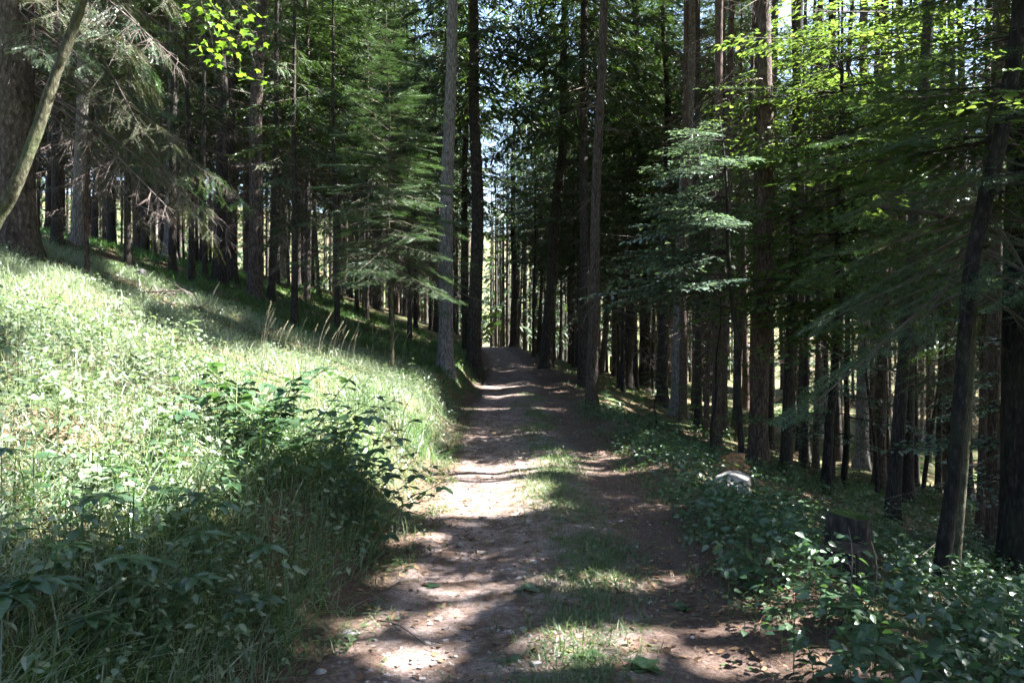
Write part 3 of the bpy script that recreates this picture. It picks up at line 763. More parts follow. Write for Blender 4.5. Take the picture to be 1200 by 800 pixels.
young_fir(Pf, 7.0, 1.9, 1.55, 150, 'young fir with layered green boughs and a crooked thin stem on the shaded grass', .045, 3, top_x=-.08, bend=.03)
Pr = at(1103, 690)

# hanging boughs of the old spruce above the bank
def hang_bough(o, a, L, pitch, src, parent, roll=0): link('bough', src, parent, o, (roll, -pitch, a), L/2.3)
HB = [to_mesh('bough', *conifer_bough(540+k, 2.3, .28+.06*k, .02, 30, 6, .030, hang=.42, serr=True, mat=0, bare=.30, asub=.17), [M_needle_fir if k == 0 else M_needle_dry, M_twig]) for k in range(3)]
HD = [to_mesh('dead_bough', *conifer_bough(560+k, 2.3, .34, .02, 30, 5, .0045, hang=.5, mat=1, wmat=1, tw=.30), [M_twig, M_twig]) for k in range(2)]
old = [o for o in bpy.data.objects if o.name == 'old_spruce_tree'][0]
old_rz = old.rotation_euler.z
r = np.random.default_rng(21)
inv = old.rotation_euler.to_matrix().inverted()
def old_local(P): return inv @ (Vector(P)-old.location)
P0 = np.array(old.location)
for q in range(44):
    zz = r.uniform(2.6, 7.5); a = R(r.uniform(-48, 40)); L = r.uniform(2.0, 4.4)
    kind = r.random()
    src = HD[r.integers(2)] if kind < .2 else HB[r.integers(3)]
    if q in (3, 9): src = HB[0]; L = 3.7; a = R(-28+q*2); zz = 4.9+.2*q
    link('dead_bough' if src in HD else 'bough', src, old, old_local(P0+[.18*math.cos(a), .18*math.sin(a), zz]), (r.normal(0, .3), .38+r.normal(0, .12), a-old_rz), L/2.3)

# thin reddish sapling in front of the old spruce
def sapling(px, py, h, wpx, label, seed, mat, nd=8, top=0.0):
    P = at(px, py); r = np.random.default_rng(seed); rad = .5*wpx*P[1]/F
    t = thing('dead_sapling', label, 'sapling', P); mb = MB(); z = np.linspace(-.2, h, 16)
    ax = np.stack([top*z/h+.02*np.sin(z*2+seed), .02*np.cos(z*2.3), z], -1)
    tube(mb, ax, np.interp(z, [-.2, 0, h], [rad*1.4, rad*1.2, rad*.3]), 7, 0, True, .12, seed)
    link('stem', mb.mesh('stem', [mat]), t)
    for q in range(nd):
        k = r.integers(5, 15)
        link('dead_branch', DEAD_ME[r.integers(6)], t, ax[k], (r.uniform(-.5, .5), r.normal(.1, .2), r.uniform(0, 6.28)), r.uniform(.3, .7))
sapling(100, 326, 4.0, 5, 'thin reddish dead sapling in front of the thick old spruce', 2, M_bark_red, 14, .15)
sapling(1030, 588, 3.4, 5, 'thin crooked dead sapling below the path near the dark twin spruces', 6, M_bark_dark, 8, -.3)
sapling(1082, 580, 4.5, 5, 'thin slanting sapling just behind the dark twin spruces', 9, M_bark_dark, 6, .6)
sapling(990, 575, 5, 7, 'thin dark sapling right beside the beech stem', 12, M_bark_dark, 8, .1)
sapling(338, 332, 5, 4, 'thin bare sapling beside the slim spruce on the shaded grass', 15, M_bark_dark, 12, .05)

# ------------------------------------------------------------------ beech saplings and other broadleaved trees
LEAFP = [(0, .04), (.3, .9), (.6, .85), (1, 0)]
def beech_spray(seed, L=1.6, nt=16, lf=.078, dens=1.0):
    r = np.random.default_rng(seed); mb = MB()
    def ax(t): t = np.asarray(t, float); return np.stack([L*t, .06*L*np.sin(3*t+seed), -.10*L*t*t], -1)
    t = np.linspace(0, 1, 7); tube(mb, ax(t), np.interp(t, [0, 1], [.010, .002]), 4, 1, False)
    s = np.linspace(.14, .98, nt); sg = np.where(np.arange(nt) % 2, 1, -1)
    l = L*.42*(1.05-s)**.8*np.minimum(1, s/.3)*r.uniform(.7, 1.2, nt)+.08
    an = R(48)+r.normal(0, .12, nt); d = norm(np.stack([np.cos(an), sg*np.sin(an), r.normal(-.03, .06, nt)], -1))
    b = ax(s); sd = norm(np.cross(d, [0, 0, 1.]))
    blades(mb, b, d, sd, l, .005, np.tile([[0, 0, -.1]], (nt, 1)), [(0, 1), (1, .4)], 1)
    m = np.maximum((l/.044*dens).astype(int), 2); k = np.repeat(np.arange(nt), m)
    f = (np.arange(len(k))-np.repeat(np.cumsum(m)-m, m)+.6)/np.repeat(m, m)
    B = b[k]+d[k]*(l[k]*f)[:, None]+np.array([0, 0, -.1])*(l[k]*f*f)[:, None]
    s2 = np.where(r.random(len(k)) < .5, 1, -1)*r.uniform(.3, 1.2, len(k))
    D = norm(d[k]+sd[k]*s2[:, None]+r.normal(0, .16, (len(k), 3)))
    up = norm(r.normal(0, .28, (len(k), 3))+[0, 0, 1.]); SD = norm(np.cross(D, up))
    blades(mb, B, D, SD, lf*r.uniform(.7, 1.25, len(k)), lf*.62*r.uniform(.8, 1.15, len(k)), np.tile([[0, 0, -.25]], (len(k), 1)), LEAFP, 0, .18)
    return mb.arrays()
SPR = [beech_spray(600+k) for k in range(3)]
SPR_ME = [to_mesh('spray', *a, [M_beech, M_bark_dark]) for a in SPR]
def beech(P, h, rad, label, stems, z0, sprays, seed, sel=None, lmax=1.9, bark=M_bark_black, name='beech_tree', extra=(), taper=.55, leaf=None):
    r = np.random.default_rng(seed)
    t = thing(name, label, 'tree', P)
    mb = MB()
    for st in stems:
        st = np.array(st); q = np.linspace(0, 1, 22); src = np.linspace(0, 1, len(st))
        c = np.stack([np.interp(q, src, st[:, k]) for k in range(4)], -1)
        c[:, :3] += np.stack([.03*np.sin(q*17+seed), .02*np.cos(q*13), 0*q], -1)*np.minimum(1, q*4)[:, None]
        # smooth
        for _ in range(2): c[1:-1] = (c[:-2]+2*c[1:-1]+c[2:])/4
        tube(mb, c[:, :3], c[:, 3], 10, 0, True, .12, seed)
    link('trunk', mb.mesh('trunk', [bark]), t)
    main = np.array(stems[0]); 
    for q in range(sprays):
        u = (q+r.random())/sprays; z = z0+(h-z0)*u
        if h > 3: z = round(z/.42)*.42+r.normal(0, .04)
        o = np.array([np.interp(z, main[:, 2], main[:, k]) for k in range(2)]+[z])
        a = sel(r) if sel else r.uniform(0, 6.283)
        L = lmax*(1-taper*u)*r.uniform(.7, 1.15)
        sp_ = link('spray', SPR_ME[r.integers(3)], t, o, (r.normal(0, .14), r.normal(.02, .08), a), L/1.6)
        if leaf: setmat(sp_, [leaf])
    for (o, a, pitch, L) in extra:
        link('spray', SPR_ME[r.integers(3)], t, o, (r.normal(0, .2), -pitch, a), L/1.6)
    return t
x = (967-600)/F*14; Pb = (x, 14, float(H(x, 14)))
bs = [[(0, 0, -.3, .11), (0, 0, 0, .095), (.10, 0, 1.2, .07), (.20, .02, 2.6, .062), (.26, .05, 4.5, .055), (.3, .1, 7.0, .03), (.35, .1, 10.2, .01)]]
beech(Pb, 8.3, .09, 'slim dark beech whose bright leafy sprays hang over the slope below the path', bs, 3.0, 190, 31, lmax=2.6, taper=.15, name='beech_tree')
x = (868-600)/F*12; Pb2 = (x, 12, float(H(x, 12)))
beech(Pb2, 5.2, .05, 'low beech sapling with leaves coloured for bluish sky sheen in front of the broad grey trunk', [[(0, 0, -.3, .05), (0, 0, 1, .045), (-.15, 0, 3, .035), (-.3, 0, 5.4, .008)]], 2.7, 80, 37, leaf=M_beech_sheen, lmax=2.0, name='beech_sapling', sel=lambda r: r.uniform(1.6, 4.9))
x = (1215-600)/F*9.5; Pb3 = (x, 9.5, float(H(x, 9.5)))
beech(Pb3, 5.6, .05, 'beech sapling with flat leaf layers beside the huge black trunk', [[(0, 0, -.3, .05), (0, 0, 1, .045), (-.1, 0, 3, .035), (-.2, 0, 5.8, .008)]], .8, 80, 41, leaf=M_beech_sheen, lmax=1.6, name='beech_sapling')
x = (830-600)/F*12.6; Pb4 = (x, 12.6, float(H(x, 12.6)))
beech(Pb4, 2.6, .03, 'knee-high to head-high beech sapling by the reddish trunk and orange stump', [[(0, 0, -.2, .03), (.1, 0, 1, .022), (.2, 0, 2.7, .006)]], .5, 26, 43, lmax=1.0, name='beech_sapling')
x = (990-600)/F*16; Pb5 = (x, 16, float(H(x, 16)))
beech(Pb5, 5.0, .04, 'beech sapling with shaded leaf layers behind the slim dark beech', [[(0, 0, -.2, .04), (.05, 0, 2, .03), (.1, 0, 5.2, .008)]], 1.2, 70, 47, leaf=M_beech_sheen, lmax=1.7, name='beech_sapling')
# leafy bush past the verge
x = (768-600)/F*15.5; Pq = (x, 15.5, float(H(x, 15.5)))
beech(Pq, 1.25, .02, 'rounded leafy bush in front of the dark twin trunks', [[(0, 0, -.2, .02), (0, 0, .6, .015), (.05, 0, 1.3, .004)]], .12, 34, 53, lmax=.8, name='leafy_bush')

# forked tree in deep shade: straight fir stem and a curving stem beside it
Pr = at(1103, 692); k = Pr[1]/F
def loc(px, py): return ((px-1103)*k, 0, (692-py)*k)
st1 = [(*loc(1103, 720), 13*k), (*loc(1103, 692), 12.5*k), (*loc(1113, 600), 10.5*k), (*loc(1120, 500), 10*k), (*loc(1128, 380), 9.5*k), (*loc(1150, 270), 10.5*k), (*loc(1166, 190), 11*k), (*loc(1180, 90), 10.5*k), (*loc(1195, 0), 10*k), (*loc(1215, -150), 9*k), (*loc(1225, -420), 4*k)]
beech(Pr, 6.0, .1, 'black curving tree that bows away from the straight fir stem beside it', [[(a, b, c, d*.82) for a, b, c, d in st1]], 3.3, 60, 59, lmax=1.8, bark=M_bark_black, name='curving_tree')
xf_ = (1117-600)/F*7.3; Pf2 = (xf_, 7.3, float(H(xf_, 7.3)))
young_fir(Pf2, 6.6, 2.7, 1.9, 95, 'straight slim fir with dark drooping boughs beside the black curving tree', .055, 9, top_x=.5, bend=.01, droop=.22)
# sunlit broken branch under the fir boughs
mb = MB(); B0 = pt(1025, 241, 7.8)
tube(mb, [pt(1018, 240, 7.9)-B0, pt(1040, 243, 7.8)-B0, pt(1062, 245, 7.8)-B0, pt(1092, 250, 7.75)-B0, pt(1130, 262, 7.7)-B0], [.012, .022, .028, .022, .016], 7, 0, True, .2, 3)
tube(mb, [pt(1072, 245, 7.8)-B0, pt(1080, 232, 7.75)-B0, pt(1077, 218, 7.7)-B0], [.02, .012, .006], 5, 0)
tube(mb, [pt(1042, 243, 7.8)-B0, pt(1030, 226, 7.85)-B0, pt(1022, 212, 7.9)-B0], [.014, .01, .004], 5, 0)
tag(link('broken_branch', mb.mesh('broken_branch', [M_twig]), None, B0), 'pale broken forked branch caught among the fir boughs', 'branch')

# leaning maple over the bank
Mb = np.array([-6.15, 9.0, float(H(-6.15, 9.0))])
def lobed_leaf():
    mb = MB(); a = np.array([-150, -125, -95, -70, -52, -30, -14, 0, 14, 30, 52, 70, 95, 125, 150.])*math.pi/180
    rr = np.array([.30, .46, .36, .62, .78, .44, .66, 1.0, .66, .44, .78, .62, .36, .46, .30])
    v = np.stack([.28+rr*.8*np.cos(a), rr*.8*np.sin(a), .10*np.abs(np.sin(a))*rr-.12*(np.cos(a)*rr)**2], -1)
    v = np.concatenate([[[.28, 0, 0], [0, 0, 0]], v]); n = len(a)
    f = [(0, 2+q, 3+q) for q in range(n-1)]+[(0, 1, 2), (0, 2+n-1, 1)]
    mb.add(v, f, 0)
    tube(mb, [(-.75, 0, .12), (-.3, 0, .05), (.28, 0, -.003)], [.018, .015, .012], 3, 1, False)
    return mb
LOBED = lobed_leaf(); LOBED_ME = LOBED.mesh('leaf', [M_maple, M_stem])
mp = thing('leaning_maple_tree', 'leaning mossy maple with bright hanging leaves in front of the old spruce', 'tree', Mb)
mb = MB()
def ml(px, py, y=9.0): return pt(px, py, y)-Mb
c = np.array([(-.35, 0, -.6), (-.05, 0, 0), *[ml(a, b) for a, b in ((-10, 268), (18, 222), (42, 160), (62, 100), (82, 45), (100, 0))], ml(130, -90), ml(170, -200), ml(230, -300)])
q = np.linspace(0, 1, 40); c2 = np.stack([np.interp(q, np.linspace(0, 1, len(c)), c[:, k]) for k in range(3)], -1)
for _ in range(3): c2[1:-1] = (c2[:-2]+2*c2[1:-1]+c2[2:])/4
tube(mb, c2, np.interp(q, [0, .1, .6, 1], [.11, .08, .055, .02]), 10, 0, True, .15, 4)
link('trunk', mb.mesh('trunk', [M_bark_moss]), mp)
r = np.random.default_rng(66)
brs = [[(170, -200, 9), (190, -90, 9.2), (225, -20, 9.4), (262, 22, 9.5), (290, 48, 9.5), (300, 78, 9.5)], [(170, -200, 9), (215, -60, 9.4), (235, 0, 9.7), (245, 30, 9.8), (252, 62, 9.8)], [(190, -120, 9.1), (240, -40, 9.6), (275, -8, 9.8), (305, 20, 9.9)]]
for bi, bq in enumerate(brs):
    P = np.array([pt(a, b, y)-Mb for a, b, y in bq])
    mb = MB(); tube(mb, P, np.linspace(.016, .003, len(P)), 5, 0, False); br_ = link('branch', mb.mesh('branch', [M_bark_moss]), mp)
    for q in range(44):
        u = r.uniform(.25, 1)**.7*(len(P)-1); i0 = min(int(u), len(P)-2); o = P[i0]+(P[i0+1]-P[i0])*(u-i0)
        off = r.normal(0, .16, 3); off[2] -= .08
        link('leaf', LOBED_ME, br_, o+off, (r.normal(0, .35), r.normal(.45, .35), r.uniform(0, 6.28)), r.uniform(.075, .115))
mb = MB(); la = LOBED.arrays()
for q in range(500):
    z = r.uniform(5.9, 9.5)-Mb[2]; o = np.array([np.interp(z, c2[:, 2], c2[:, 0]), 0, z])+r.normal(0, 1, 3)*[.75, .75, .35]
    if o[2]+Mb[2] < 5.75: continue
    stamp(mb, la, xf(o, r.uniform(0, 6.28), r.normal(-.4, .35), r.normal(0, .35), r.uniform(.07, .11)))
link('crown', mb.mesh('crown', [M_maple, M_stem]), mp)

# ------------------------------------------------------------------ ground cover nobody could count
def scatter(n, x0, x1, y0, y1, dens=None, seed=0, power=1.0):
    r = np.random.default_rng(seed)
    y = y0+(y1-y0)*r.random(n)**power; x = r.uniform(x0, x1, n)
    keep = np.abs(x) < .70*y+1.2
    if dens is not None: keep &= r.random(n) < dens(x, y)
    return x[keep], y[keep], r
def tufts(mb, x, y, r, n, h, w, spread, lean, mat=0, zoff=0.0):
    N = len(x); k = np.repeat(np.arange(N), n)
    bx = x[k]+r.normal(0, spread, len(k)); by = y[k]+r.normal(0, spread, len(k))
    bz = H(bx, by)-.015+zoff
    hh = (h if np.isscalar(h) else h[k])*r.uniform(.45, 1.2, len(k))
    a = r.uniform(0, 6.283, len(k)); out = np.stack([np.cos(a), np.sin(a), 0*a], -1)
    ln = r.uniform(.1, lean, len(k))
    d = norm(out*ln[:, None]+[0, 0, 1.])
    bend = out*(ln*.9)[:, None]+np.array([0, 0, -.35])*ln[:, None]
    b2 = a+r.normal(1.57, .6, len(k)); sd = np.stack([np.cos(b2), np.sin(b2), 0*b2], -1)
    blades(mb, np.stack([bx, by, bz], -1), d, sd, hh, w*r.uniform(.6, 1.3, len(k)), bend, [(0, .7), (.4, 1), (.75, .65), (1, 0)], mat)
def herbs(mb, x, y, r, n, h, lf, mat=0, flat=.5, asp=.55):
    N = len(x); k = np.repeat(np.arange(N), n)
    z = H(x, y)
    hh = (h if np.isscalar(h) else h[k])*r.uniform(.25, 1.15, len(k))
    a = r.uniform(0, 6.283, len(k)); rad = r.uniform(.01, .10, len(k))
    out = np.stack([np.cos(a), np.sin(a), 0*a], -1)
    B = np.stack([x[k], y[k], z[k]+hh], -1)+out*rad[:, None]
    d = norm(out+np.stack([0*a, 0*a, r.normal(.15, .35, len(k))], -1)); up = norm(r.normal(0, flat, (len(k), 3))+[0, 0, 1.])
    ll = lf*r.uniform(.55, 1.3, len(k))
    blades(mb, B, d, norm(np.cross(d, up)), ll, ll*asp*r.uniform(.8, 1.2, len(k)), np.tile([[0, 0, -.3]], (len(k), 1)), [(0, .05), (.3, .95), (.62, .8), (1, 0)], mat, .2)
    # stalks
    blades(mb, np.stack([x, y, z-.02], -1), np.tile([[0, 0, 1.]], (N, 1)), np.tile([[1., 0, 0]], (N, 1)), (h if np.isscalar(h) else h)*np.ones(N), .004, np.zeros((N, 3)), [(0, 1), (1, .6)], mat)
def leftside(x, y): return (pc(y)-HW)-x
def rightside(x, y): return x-(pc(y)+HW)

# bank: meadow grass
mb = MB()
def dl(x, y): s = leftside(x, y); return np.clip(sstep(-.05, .35, s), 0, 1)*(.35+.65*sstep(.35, .55, fbm(x*.8, y*.8, 41)))
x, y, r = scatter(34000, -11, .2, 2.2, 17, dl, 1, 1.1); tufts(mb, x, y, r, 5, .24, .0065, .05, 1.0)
x, y, r = scatter(3600, -6, .0, 2.2, 12, lambda x, y: dl(x, y)*sstep(1.6, .2, leftside(x, y)), 2); tufts(mb, x, y, r, 9, .40, .0075, .05, 1.0, 1)  # tufts near the lip take the shaded grass colour
tag(link('meadow_grass', mb.mesh('meadow_grass', [M_grass_sunlit, M_grass_shade])), 'meadow grass paled to look sunlit, covering the bank beside the path', 'grass', kind='stuff')
mb = MB()
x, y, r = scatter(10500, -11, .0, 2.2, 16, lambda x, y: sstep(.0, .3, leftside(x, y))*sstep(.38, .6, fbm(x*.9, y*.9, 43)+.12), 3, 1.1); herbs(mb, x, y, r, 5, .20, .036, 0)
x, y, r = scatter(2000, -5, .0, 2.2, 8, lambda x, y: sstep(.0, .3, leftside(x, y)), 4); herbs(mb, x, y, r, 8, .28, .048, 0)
tag(link('bank_herbs', mb.mesh('bank_herbs', [M_herb_sunlit])), 'low leafy herbs growing through the bank grass', 'ground cover', kind='stuff')
# shaded grass further up
mb = MB()
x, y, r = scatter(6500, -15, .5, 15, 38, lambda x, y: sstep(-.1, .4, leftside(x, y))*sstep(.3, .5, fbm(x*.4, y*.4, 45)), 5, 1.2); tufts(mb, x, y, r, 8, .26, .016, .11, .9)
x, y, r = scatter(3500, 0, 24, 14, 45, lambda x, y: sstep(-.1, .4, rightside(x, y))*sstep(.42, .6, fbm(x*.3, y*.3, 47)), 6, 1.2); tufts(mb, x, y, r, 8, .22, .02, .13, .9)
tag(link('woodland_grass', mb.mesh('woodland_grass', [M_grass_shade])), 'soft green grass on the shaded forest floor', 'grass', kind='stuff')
# slope herbs below the path
mb = MB()
BP = at(855, 576)
dr = lambda x, y: (np.hypot(x-BP[0], (y-BP[1]+.45)*.6) > .42)*(np.hypot(x-2.3, (y-5.3)*.7) > .33)*(np.hypot(x-2.7, (y-6.2)*.7) > .28)*sstep(-.32, .15, rightside(x, y)-.12*(y > 8))*(.25+.75*sstep(.38, .56, fbm(x*.7, y*.7, 49)))
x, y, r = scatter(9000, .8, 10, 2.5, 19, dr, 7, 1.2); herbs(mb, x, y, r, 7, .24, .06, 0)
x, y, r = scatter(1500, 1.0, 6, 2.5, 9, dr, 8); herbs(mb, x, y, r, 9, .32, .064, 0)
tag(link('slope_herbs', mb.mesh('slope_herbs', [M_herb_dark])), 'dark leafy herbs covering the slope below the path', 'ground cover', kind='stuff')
# grass and weeds on the path
mb = MB()
def dp(x, y):
    u = x-pc(y); m = np.exp(-((u-.2-.15*np.sin(y*1.3))/.27)**2)*(.36+.64*sstep(.38, .58, fbm(x*1.5, y*.9, 51))) + .18*(np.abs(u) > .95)*sstep(.5, .6, fbm(x*2, y*2, 52)); return np.clip(m, 0, 1)*np.clip(1.15-y/45, .1, 1)*(np.abs(u) < 1.3)
x, y, r = scatter(40000, -1.0, 1.6, 2.3, 22, dp, 9, 1.3); tufts(mb, x, y, r, 4, .085, .0065, .03, 1.4, zoff=.015)
x, y, r = scatter(3500, -1.2, 1.8, 2.3, 12, lambda x, y: np.clip(dp(x, y)+.05, 0, 1)*sstep(.45, .6, fbm(x*2.2, y*2.2, 53)), 10); herbs(mb, x, y, r, 5, .035, .032, 0, .4, .7)
dv = lambda x, y: np.exp(-((np.abs(x-pc(y))-1.22)/.16)**2)*sstep(.4, .6, fbm(x*1.7, y*1.7, 61))*.8
x, y, r = scatter(14000, -1.6, 2.1, 2.3, 18, dv, 19, 1.3); tufts(mb, x, y, r, 4, .11, .005, .03, 1.3, zoff=.01)
x, y, r = scatter(5000, -1.6, 2.3, 2.3, 14, dv, 20, 1.3); herbs(mb, x, y, r, 5, .06, .036, 0, .4, .65)
tag(link('path_grass', mb.mesh('path_grass', [M_path_grass])), 'short grass and clover along the middle of the path', 'grass', kind='stuff')
# gravel, litter and needles
CUBE = np.array([[a, b, c] for a in (-1, 1) for b in (-1, 1) for c in (-1, 1)], float)
CF = np.array([[0, 1, 3], [0, 3, 2], [4, 6, 7], [4, 7, 5], [0, 4, 5], [0, 5, 1], [2, 3, 7], [2, 7, 6], [0, 2, 6], [0, 6, 4], [1, 5, 7], [1, 7, 3]])
def pebbles(mb, x, y, r, size):
    N = len(x); s = size*r.lognormal(0, .45, N)
    v = CUBE[None]*r.uniform(.45, 1.0, (N, 8, 1))*np.stack([r.uniform(.7, 1.3, N), r.uniform(.7, 1.3, N), r.uniform(.4, .7, N)], -1)[:, None]*s[:, None, None]*.5
    a = r.uniform(0, 6.28, N); ca, sa = np.cos(a)[:, None], np.sin(a)[:, None]
    v = np.stack([v[..., 0]*ca-v[..., 1]*sa, v[..., 0]*sa+v[..., 1]*ca, v[..., 2]], -1)
    v += np.stack([x, y, H(x, y)+.010+s*.05], -1)[:, None]
    mb.add(v.reshape(-1, 3), (np.arange(N)[:, None, None]*8+CF[None]).reshape(-1, 3), 0)
mb = MB()
x, y, r = scatter(13000, -1.1, 1.7, 2.3, 18, lambda x, y: np.clip(np.exp(-((x-pc(y)+.45)/.45)**2)+.3*np.exp(-((x-pc(y)-.85)/.3)**2), 0, 1)*(np.abs(x-pc(y)) < 1.25)*sstep(.3, .6, fbm(x*1.6, y*1.6, 54)), 11, 1.5); pebbles(mb, x, y, r, .017)
tag(link('gravel', mb.mesh('gravel', [M_gravel], False)), 'pale gravel scattered along the wheel tracks of the path', 'gravel', kind='stuff')
mb = MB()
def litter(x, y, r, size, z0=.012):
    N = len(x); a = r.uniform(0, 6.28, N); d = norm(np.stack([np.cos(a), np.sin(a), r.normal(0, .25, N)], -1)); up = norm(r.normal(0, .3, (N, 3))+[0, 0, 1.])
    ll = size*r.uniform(.6, 1.3, N)
    blades(mb, np.stack([x, y, H(x, y)+z0+.006], -1), d, norm(np.cross(d, up)), ll, ll*.55, np.tile([[0, 0, .25]], (N, 1)), [(0, .05), (.35, 1), (.7, .7), (1, 0)], 0, .3)
x, y, r = scatter(9000, -1.2, 2.9, 2.3, 16, lambda x, y: .25+.75*sstep(.45, .6, fbm(x*1.2, y*1.2, 55)), 12, 1.4); litter(x, y, r, .042)
x, y, r = scatter(3500, 1.3, 14, 3, 24, None, 13, 1.2); litter(x, y, r, .05)
x, y, r = scatter(2000, -10, -1, 3, 24, None, 14, 1.2); litter(x, y, r, .05)
# needles and twiglets
x, y, r = scatter(7000, -1.3, 2.6, 2.3, 14, None, 15, 1.5)
a = r.uniform(0, 6.28, len(x)); d = np.stack([np.cos(a), np.sin(a), r.normal(0, .05, len(a))], -1)
blades(mb, np.stack([x, y, H(x, y)+.018], -1), d, norm(np.cross(d, [0, 0, 1.])), r.lognormal(-3, .6, len(a)), .0035, np.zeros((len(a), 3)), [(0, 1), (1, .6)], 0)
tag(link('leaf_litter', mb.mesh('leaf_litter', [M_litter])), 'brown fallen leaves and twigs strewn over the path and slope', 'leaf litter', kind='stuff')

# ------------------------------------------------------------------ plants one can pick out
def ovate(serr=0.0, asp=.5, mat=M_herb_sunlit):
    mb = MB(); t = np.linspace(0, 1, 8); w = asp*.5*np.sin(np.pi*np.clip(t, 0, 1)**.75)**.8; w[0] = .015; w[-1] = 0
    w = w*(1+serr*np.where(np.arange(8) % 2, 1, -1))
    z = -.22*t**2
    L = np.stack([t, w, z+.25*w], -1); Mi = np.stack([t, 0*t, z], -1); Rr = np.stack([t, -w, z+.25*w], -1)
    v = np.concatenate([L, Mi, Rr]); i = np.arange(7)
    f = np.concatenate([np.stack([i, 8+i, 9+i], -1), np.stack([i, 9+i, i+1], -1), np.stack([8+i, 16+i, 17+i], -1), np.stack([8+i, 17+i, 9+i], -1)])
    mb.add(v, f, 0); return mb
OV = [ovate(0, .5).mesh('leaf', [M_herb_dark]), ovate(.12, .62).mesh('leaf', [M_herb_dark]), ovate(0, .36).mesh('leaf', [M_herb_dark])]
def trifol():
    mb = MB(); a = ovate(.12, .62).arrays()
    stamp(mb, a, xf((.35, 0, 0), 0, .05, 0, .65)); stamp(mb, a, xf((.3, 0, 0), 1.25, 0, 0, .55)); stamp(mb, a, xf((.3, 0, 0), -1.25, 0, 0, .55))
    tube(mb, [(0, 0, 0), (.36, 0, .0)], [.010, .008], 3, 0, False); return mb.mesh('leaf', [M_herb_sunlit])
TRI = trifol()
def stem_mesh(h, lean, rad=.004, mat=M_stem, n=8):
    mb = MB(); t = np.linspace(0, 1, n); tube(mb, np.stack([lean*h*t**2, 0*t, h*t-.03], -1), np.interp(t, [0, 1], [rad, rad*.4]), 5, 0, False); return mb.mesh('stem', [mat])
PLANT = {}
def plant(kind, P, h, label, group, seed, rz=None, mat=None):
    r = np.random.default_rng(seed); lean = r.uniform(.05, .45)
    cat = {'herb': 'plant', 'whorl': 'plant', 'cane': 'plant', 'rosette': 'plant', 'seedling': 'plant'}[kind]
    name = {'herb': 'broad_leaved_herb', 'whorl': 'whorled_herb', 'cane': 'bramble_cane', 'rosette': 'leaf_rosette', 'seedling': 'maple_seedling'}[kind]
    t = thing(name, label, cat, P, r.uniform(0, 6.28) if rz is None else rz, group)
    if group: t['label'] = label.format({'herb': ['low broad-leaved herb', 'knee-high broad-leaved herb'][h > .32], 'whorl': 'herb with a star of long leaves', 'cane': ['short arching bramble', 'long arching bramble'][h > .4], 'seedling': 'little maple seedling'}[kind])
    if kind == 'cane': lean = r.uniform(.5, 1.0)
    if kind != 'rosette':
        key = (kind, round(h*10), round(lean*5))
        if key not in PLANT: PLANT[key] = (stem_mesh(round(h*10)/10, round(lean*5)/5, .006 if kind == 'cane' else .0035), round(h*10)/10, round(lean*5)/5)
        me, hh, ln = PLANT[key]; link('stem', me, t)
        sp = lambda u: (ln*hh*u*u, 0, hh*u-.03)
    if kind == 'herb':
        n = int(r.integers(4, 6)); me = OV[int(r.integers(2))]
        for q in range(n):
            u = .3+.7*(q+.6)/n; a = q*1.57+r.normal(0, .2)
            for s in (0, math.pi):
                lf = link('leaf', me, t, sp(min(u, 1)), (r.normal(0, .2), r.uniform(-.35, .25), a+s), r.uniform(.75, 1.15)*(.084-.034*u*(q == n-1)))
                if mat: setmat(lf, [mat])
    elif kind == 'whorl':
        for q in range(8):
            lf = link('leaf', OV[2], t, sp(1), (r.normal(0, .15), r.uniform(-.1, .2), q*.785+r.normal(0, .1)), r.uniform(.10, .145))
            if mat: setmat(lf, [mat])
    elif kind == 'cane':
        n = int(7+h*4)
        for q in range(n):
            u = .25+.75*(q+.5)/n; a = q*2.4+r.normal(0, .3)
            lf = link('leaf', TRI, t, sp(u), (r.normal(0, .2), r.uniform(-.25, .25), a), r.uniform(.12, .19))
            if mat: setmat(lf, [mat])
    elif kind == 'rosette':
        for q in range(int(r.integers(5, 8))):
            lf = link('leaf', OV[1], t, (0, 0, .012), (r.normal(0, .15), r.uniform(-.45, -.05), q*2.4), h*r.uniform(.7, 1.2))
            if mat: setmat(lf, [mat])
    elif kind == 'seedling':
        for q in range(5):
            lf = link('leaf', LOBED_ME, t, sp(.5+.1*q), (r.normal(0, .15), r.uniform(-.1, .3), q*2.0), r.uniform(.06, .10))
            if mat: setmat(lf, [mat])
    return t
def gp(x, y): return (x, y, float(H(x, y)))
r = np.random.default_rng(90)
n = 0
while n < 64:
    P = at(r.uniform(-10, 330), r.uniform(590, 830))
    if leftside(P[0], P[1]) < .15: continue
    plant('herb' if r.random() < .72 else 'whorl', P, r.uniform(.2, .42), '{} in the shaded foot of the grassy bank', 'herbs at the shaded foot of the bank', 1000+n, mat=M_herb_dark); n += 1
plant('whorl', at(146, 735), .3, 'star of long dark leaves on a stalk in the shaded foot of the bank', None, 5)
n = 0
while n < 60:
    P = at(r.uniform(0, 500), r.uniform(380, 590))
    if leftside(P[0], P[1]) < .2: continue
    plant(['herb', 'seedling', 'herb', 'cane'][r.integers(4)], P, r.uniform(.2, .4), '{} standing up from the sunlit bank grass', 'leafy plants in the sunlit bank grass', 2000+n, mat=M_herb_sunlit); n += 1
n = 0
while n < 48:
    ax_, ay_ = r.normal(0, .38), r.normal(0, .55); x = -1.55+ax_; y = 6.0+ay_
    if leftside(x, y) < .02: continue
    plant('cane', gp(x, y), max(.3, .82-.55*math.hypot(ax_, ay_*.7)*r.uniform(.6, 1.2)), ('{} at the path-side edge of the dark overhanging clump' if leftside(x, y) < .45 else '{} in the thick of the dark clump overhanging the path'), 'brambles in the overhanging clump', 3000+n, mat=M_herb_dark); n += 1
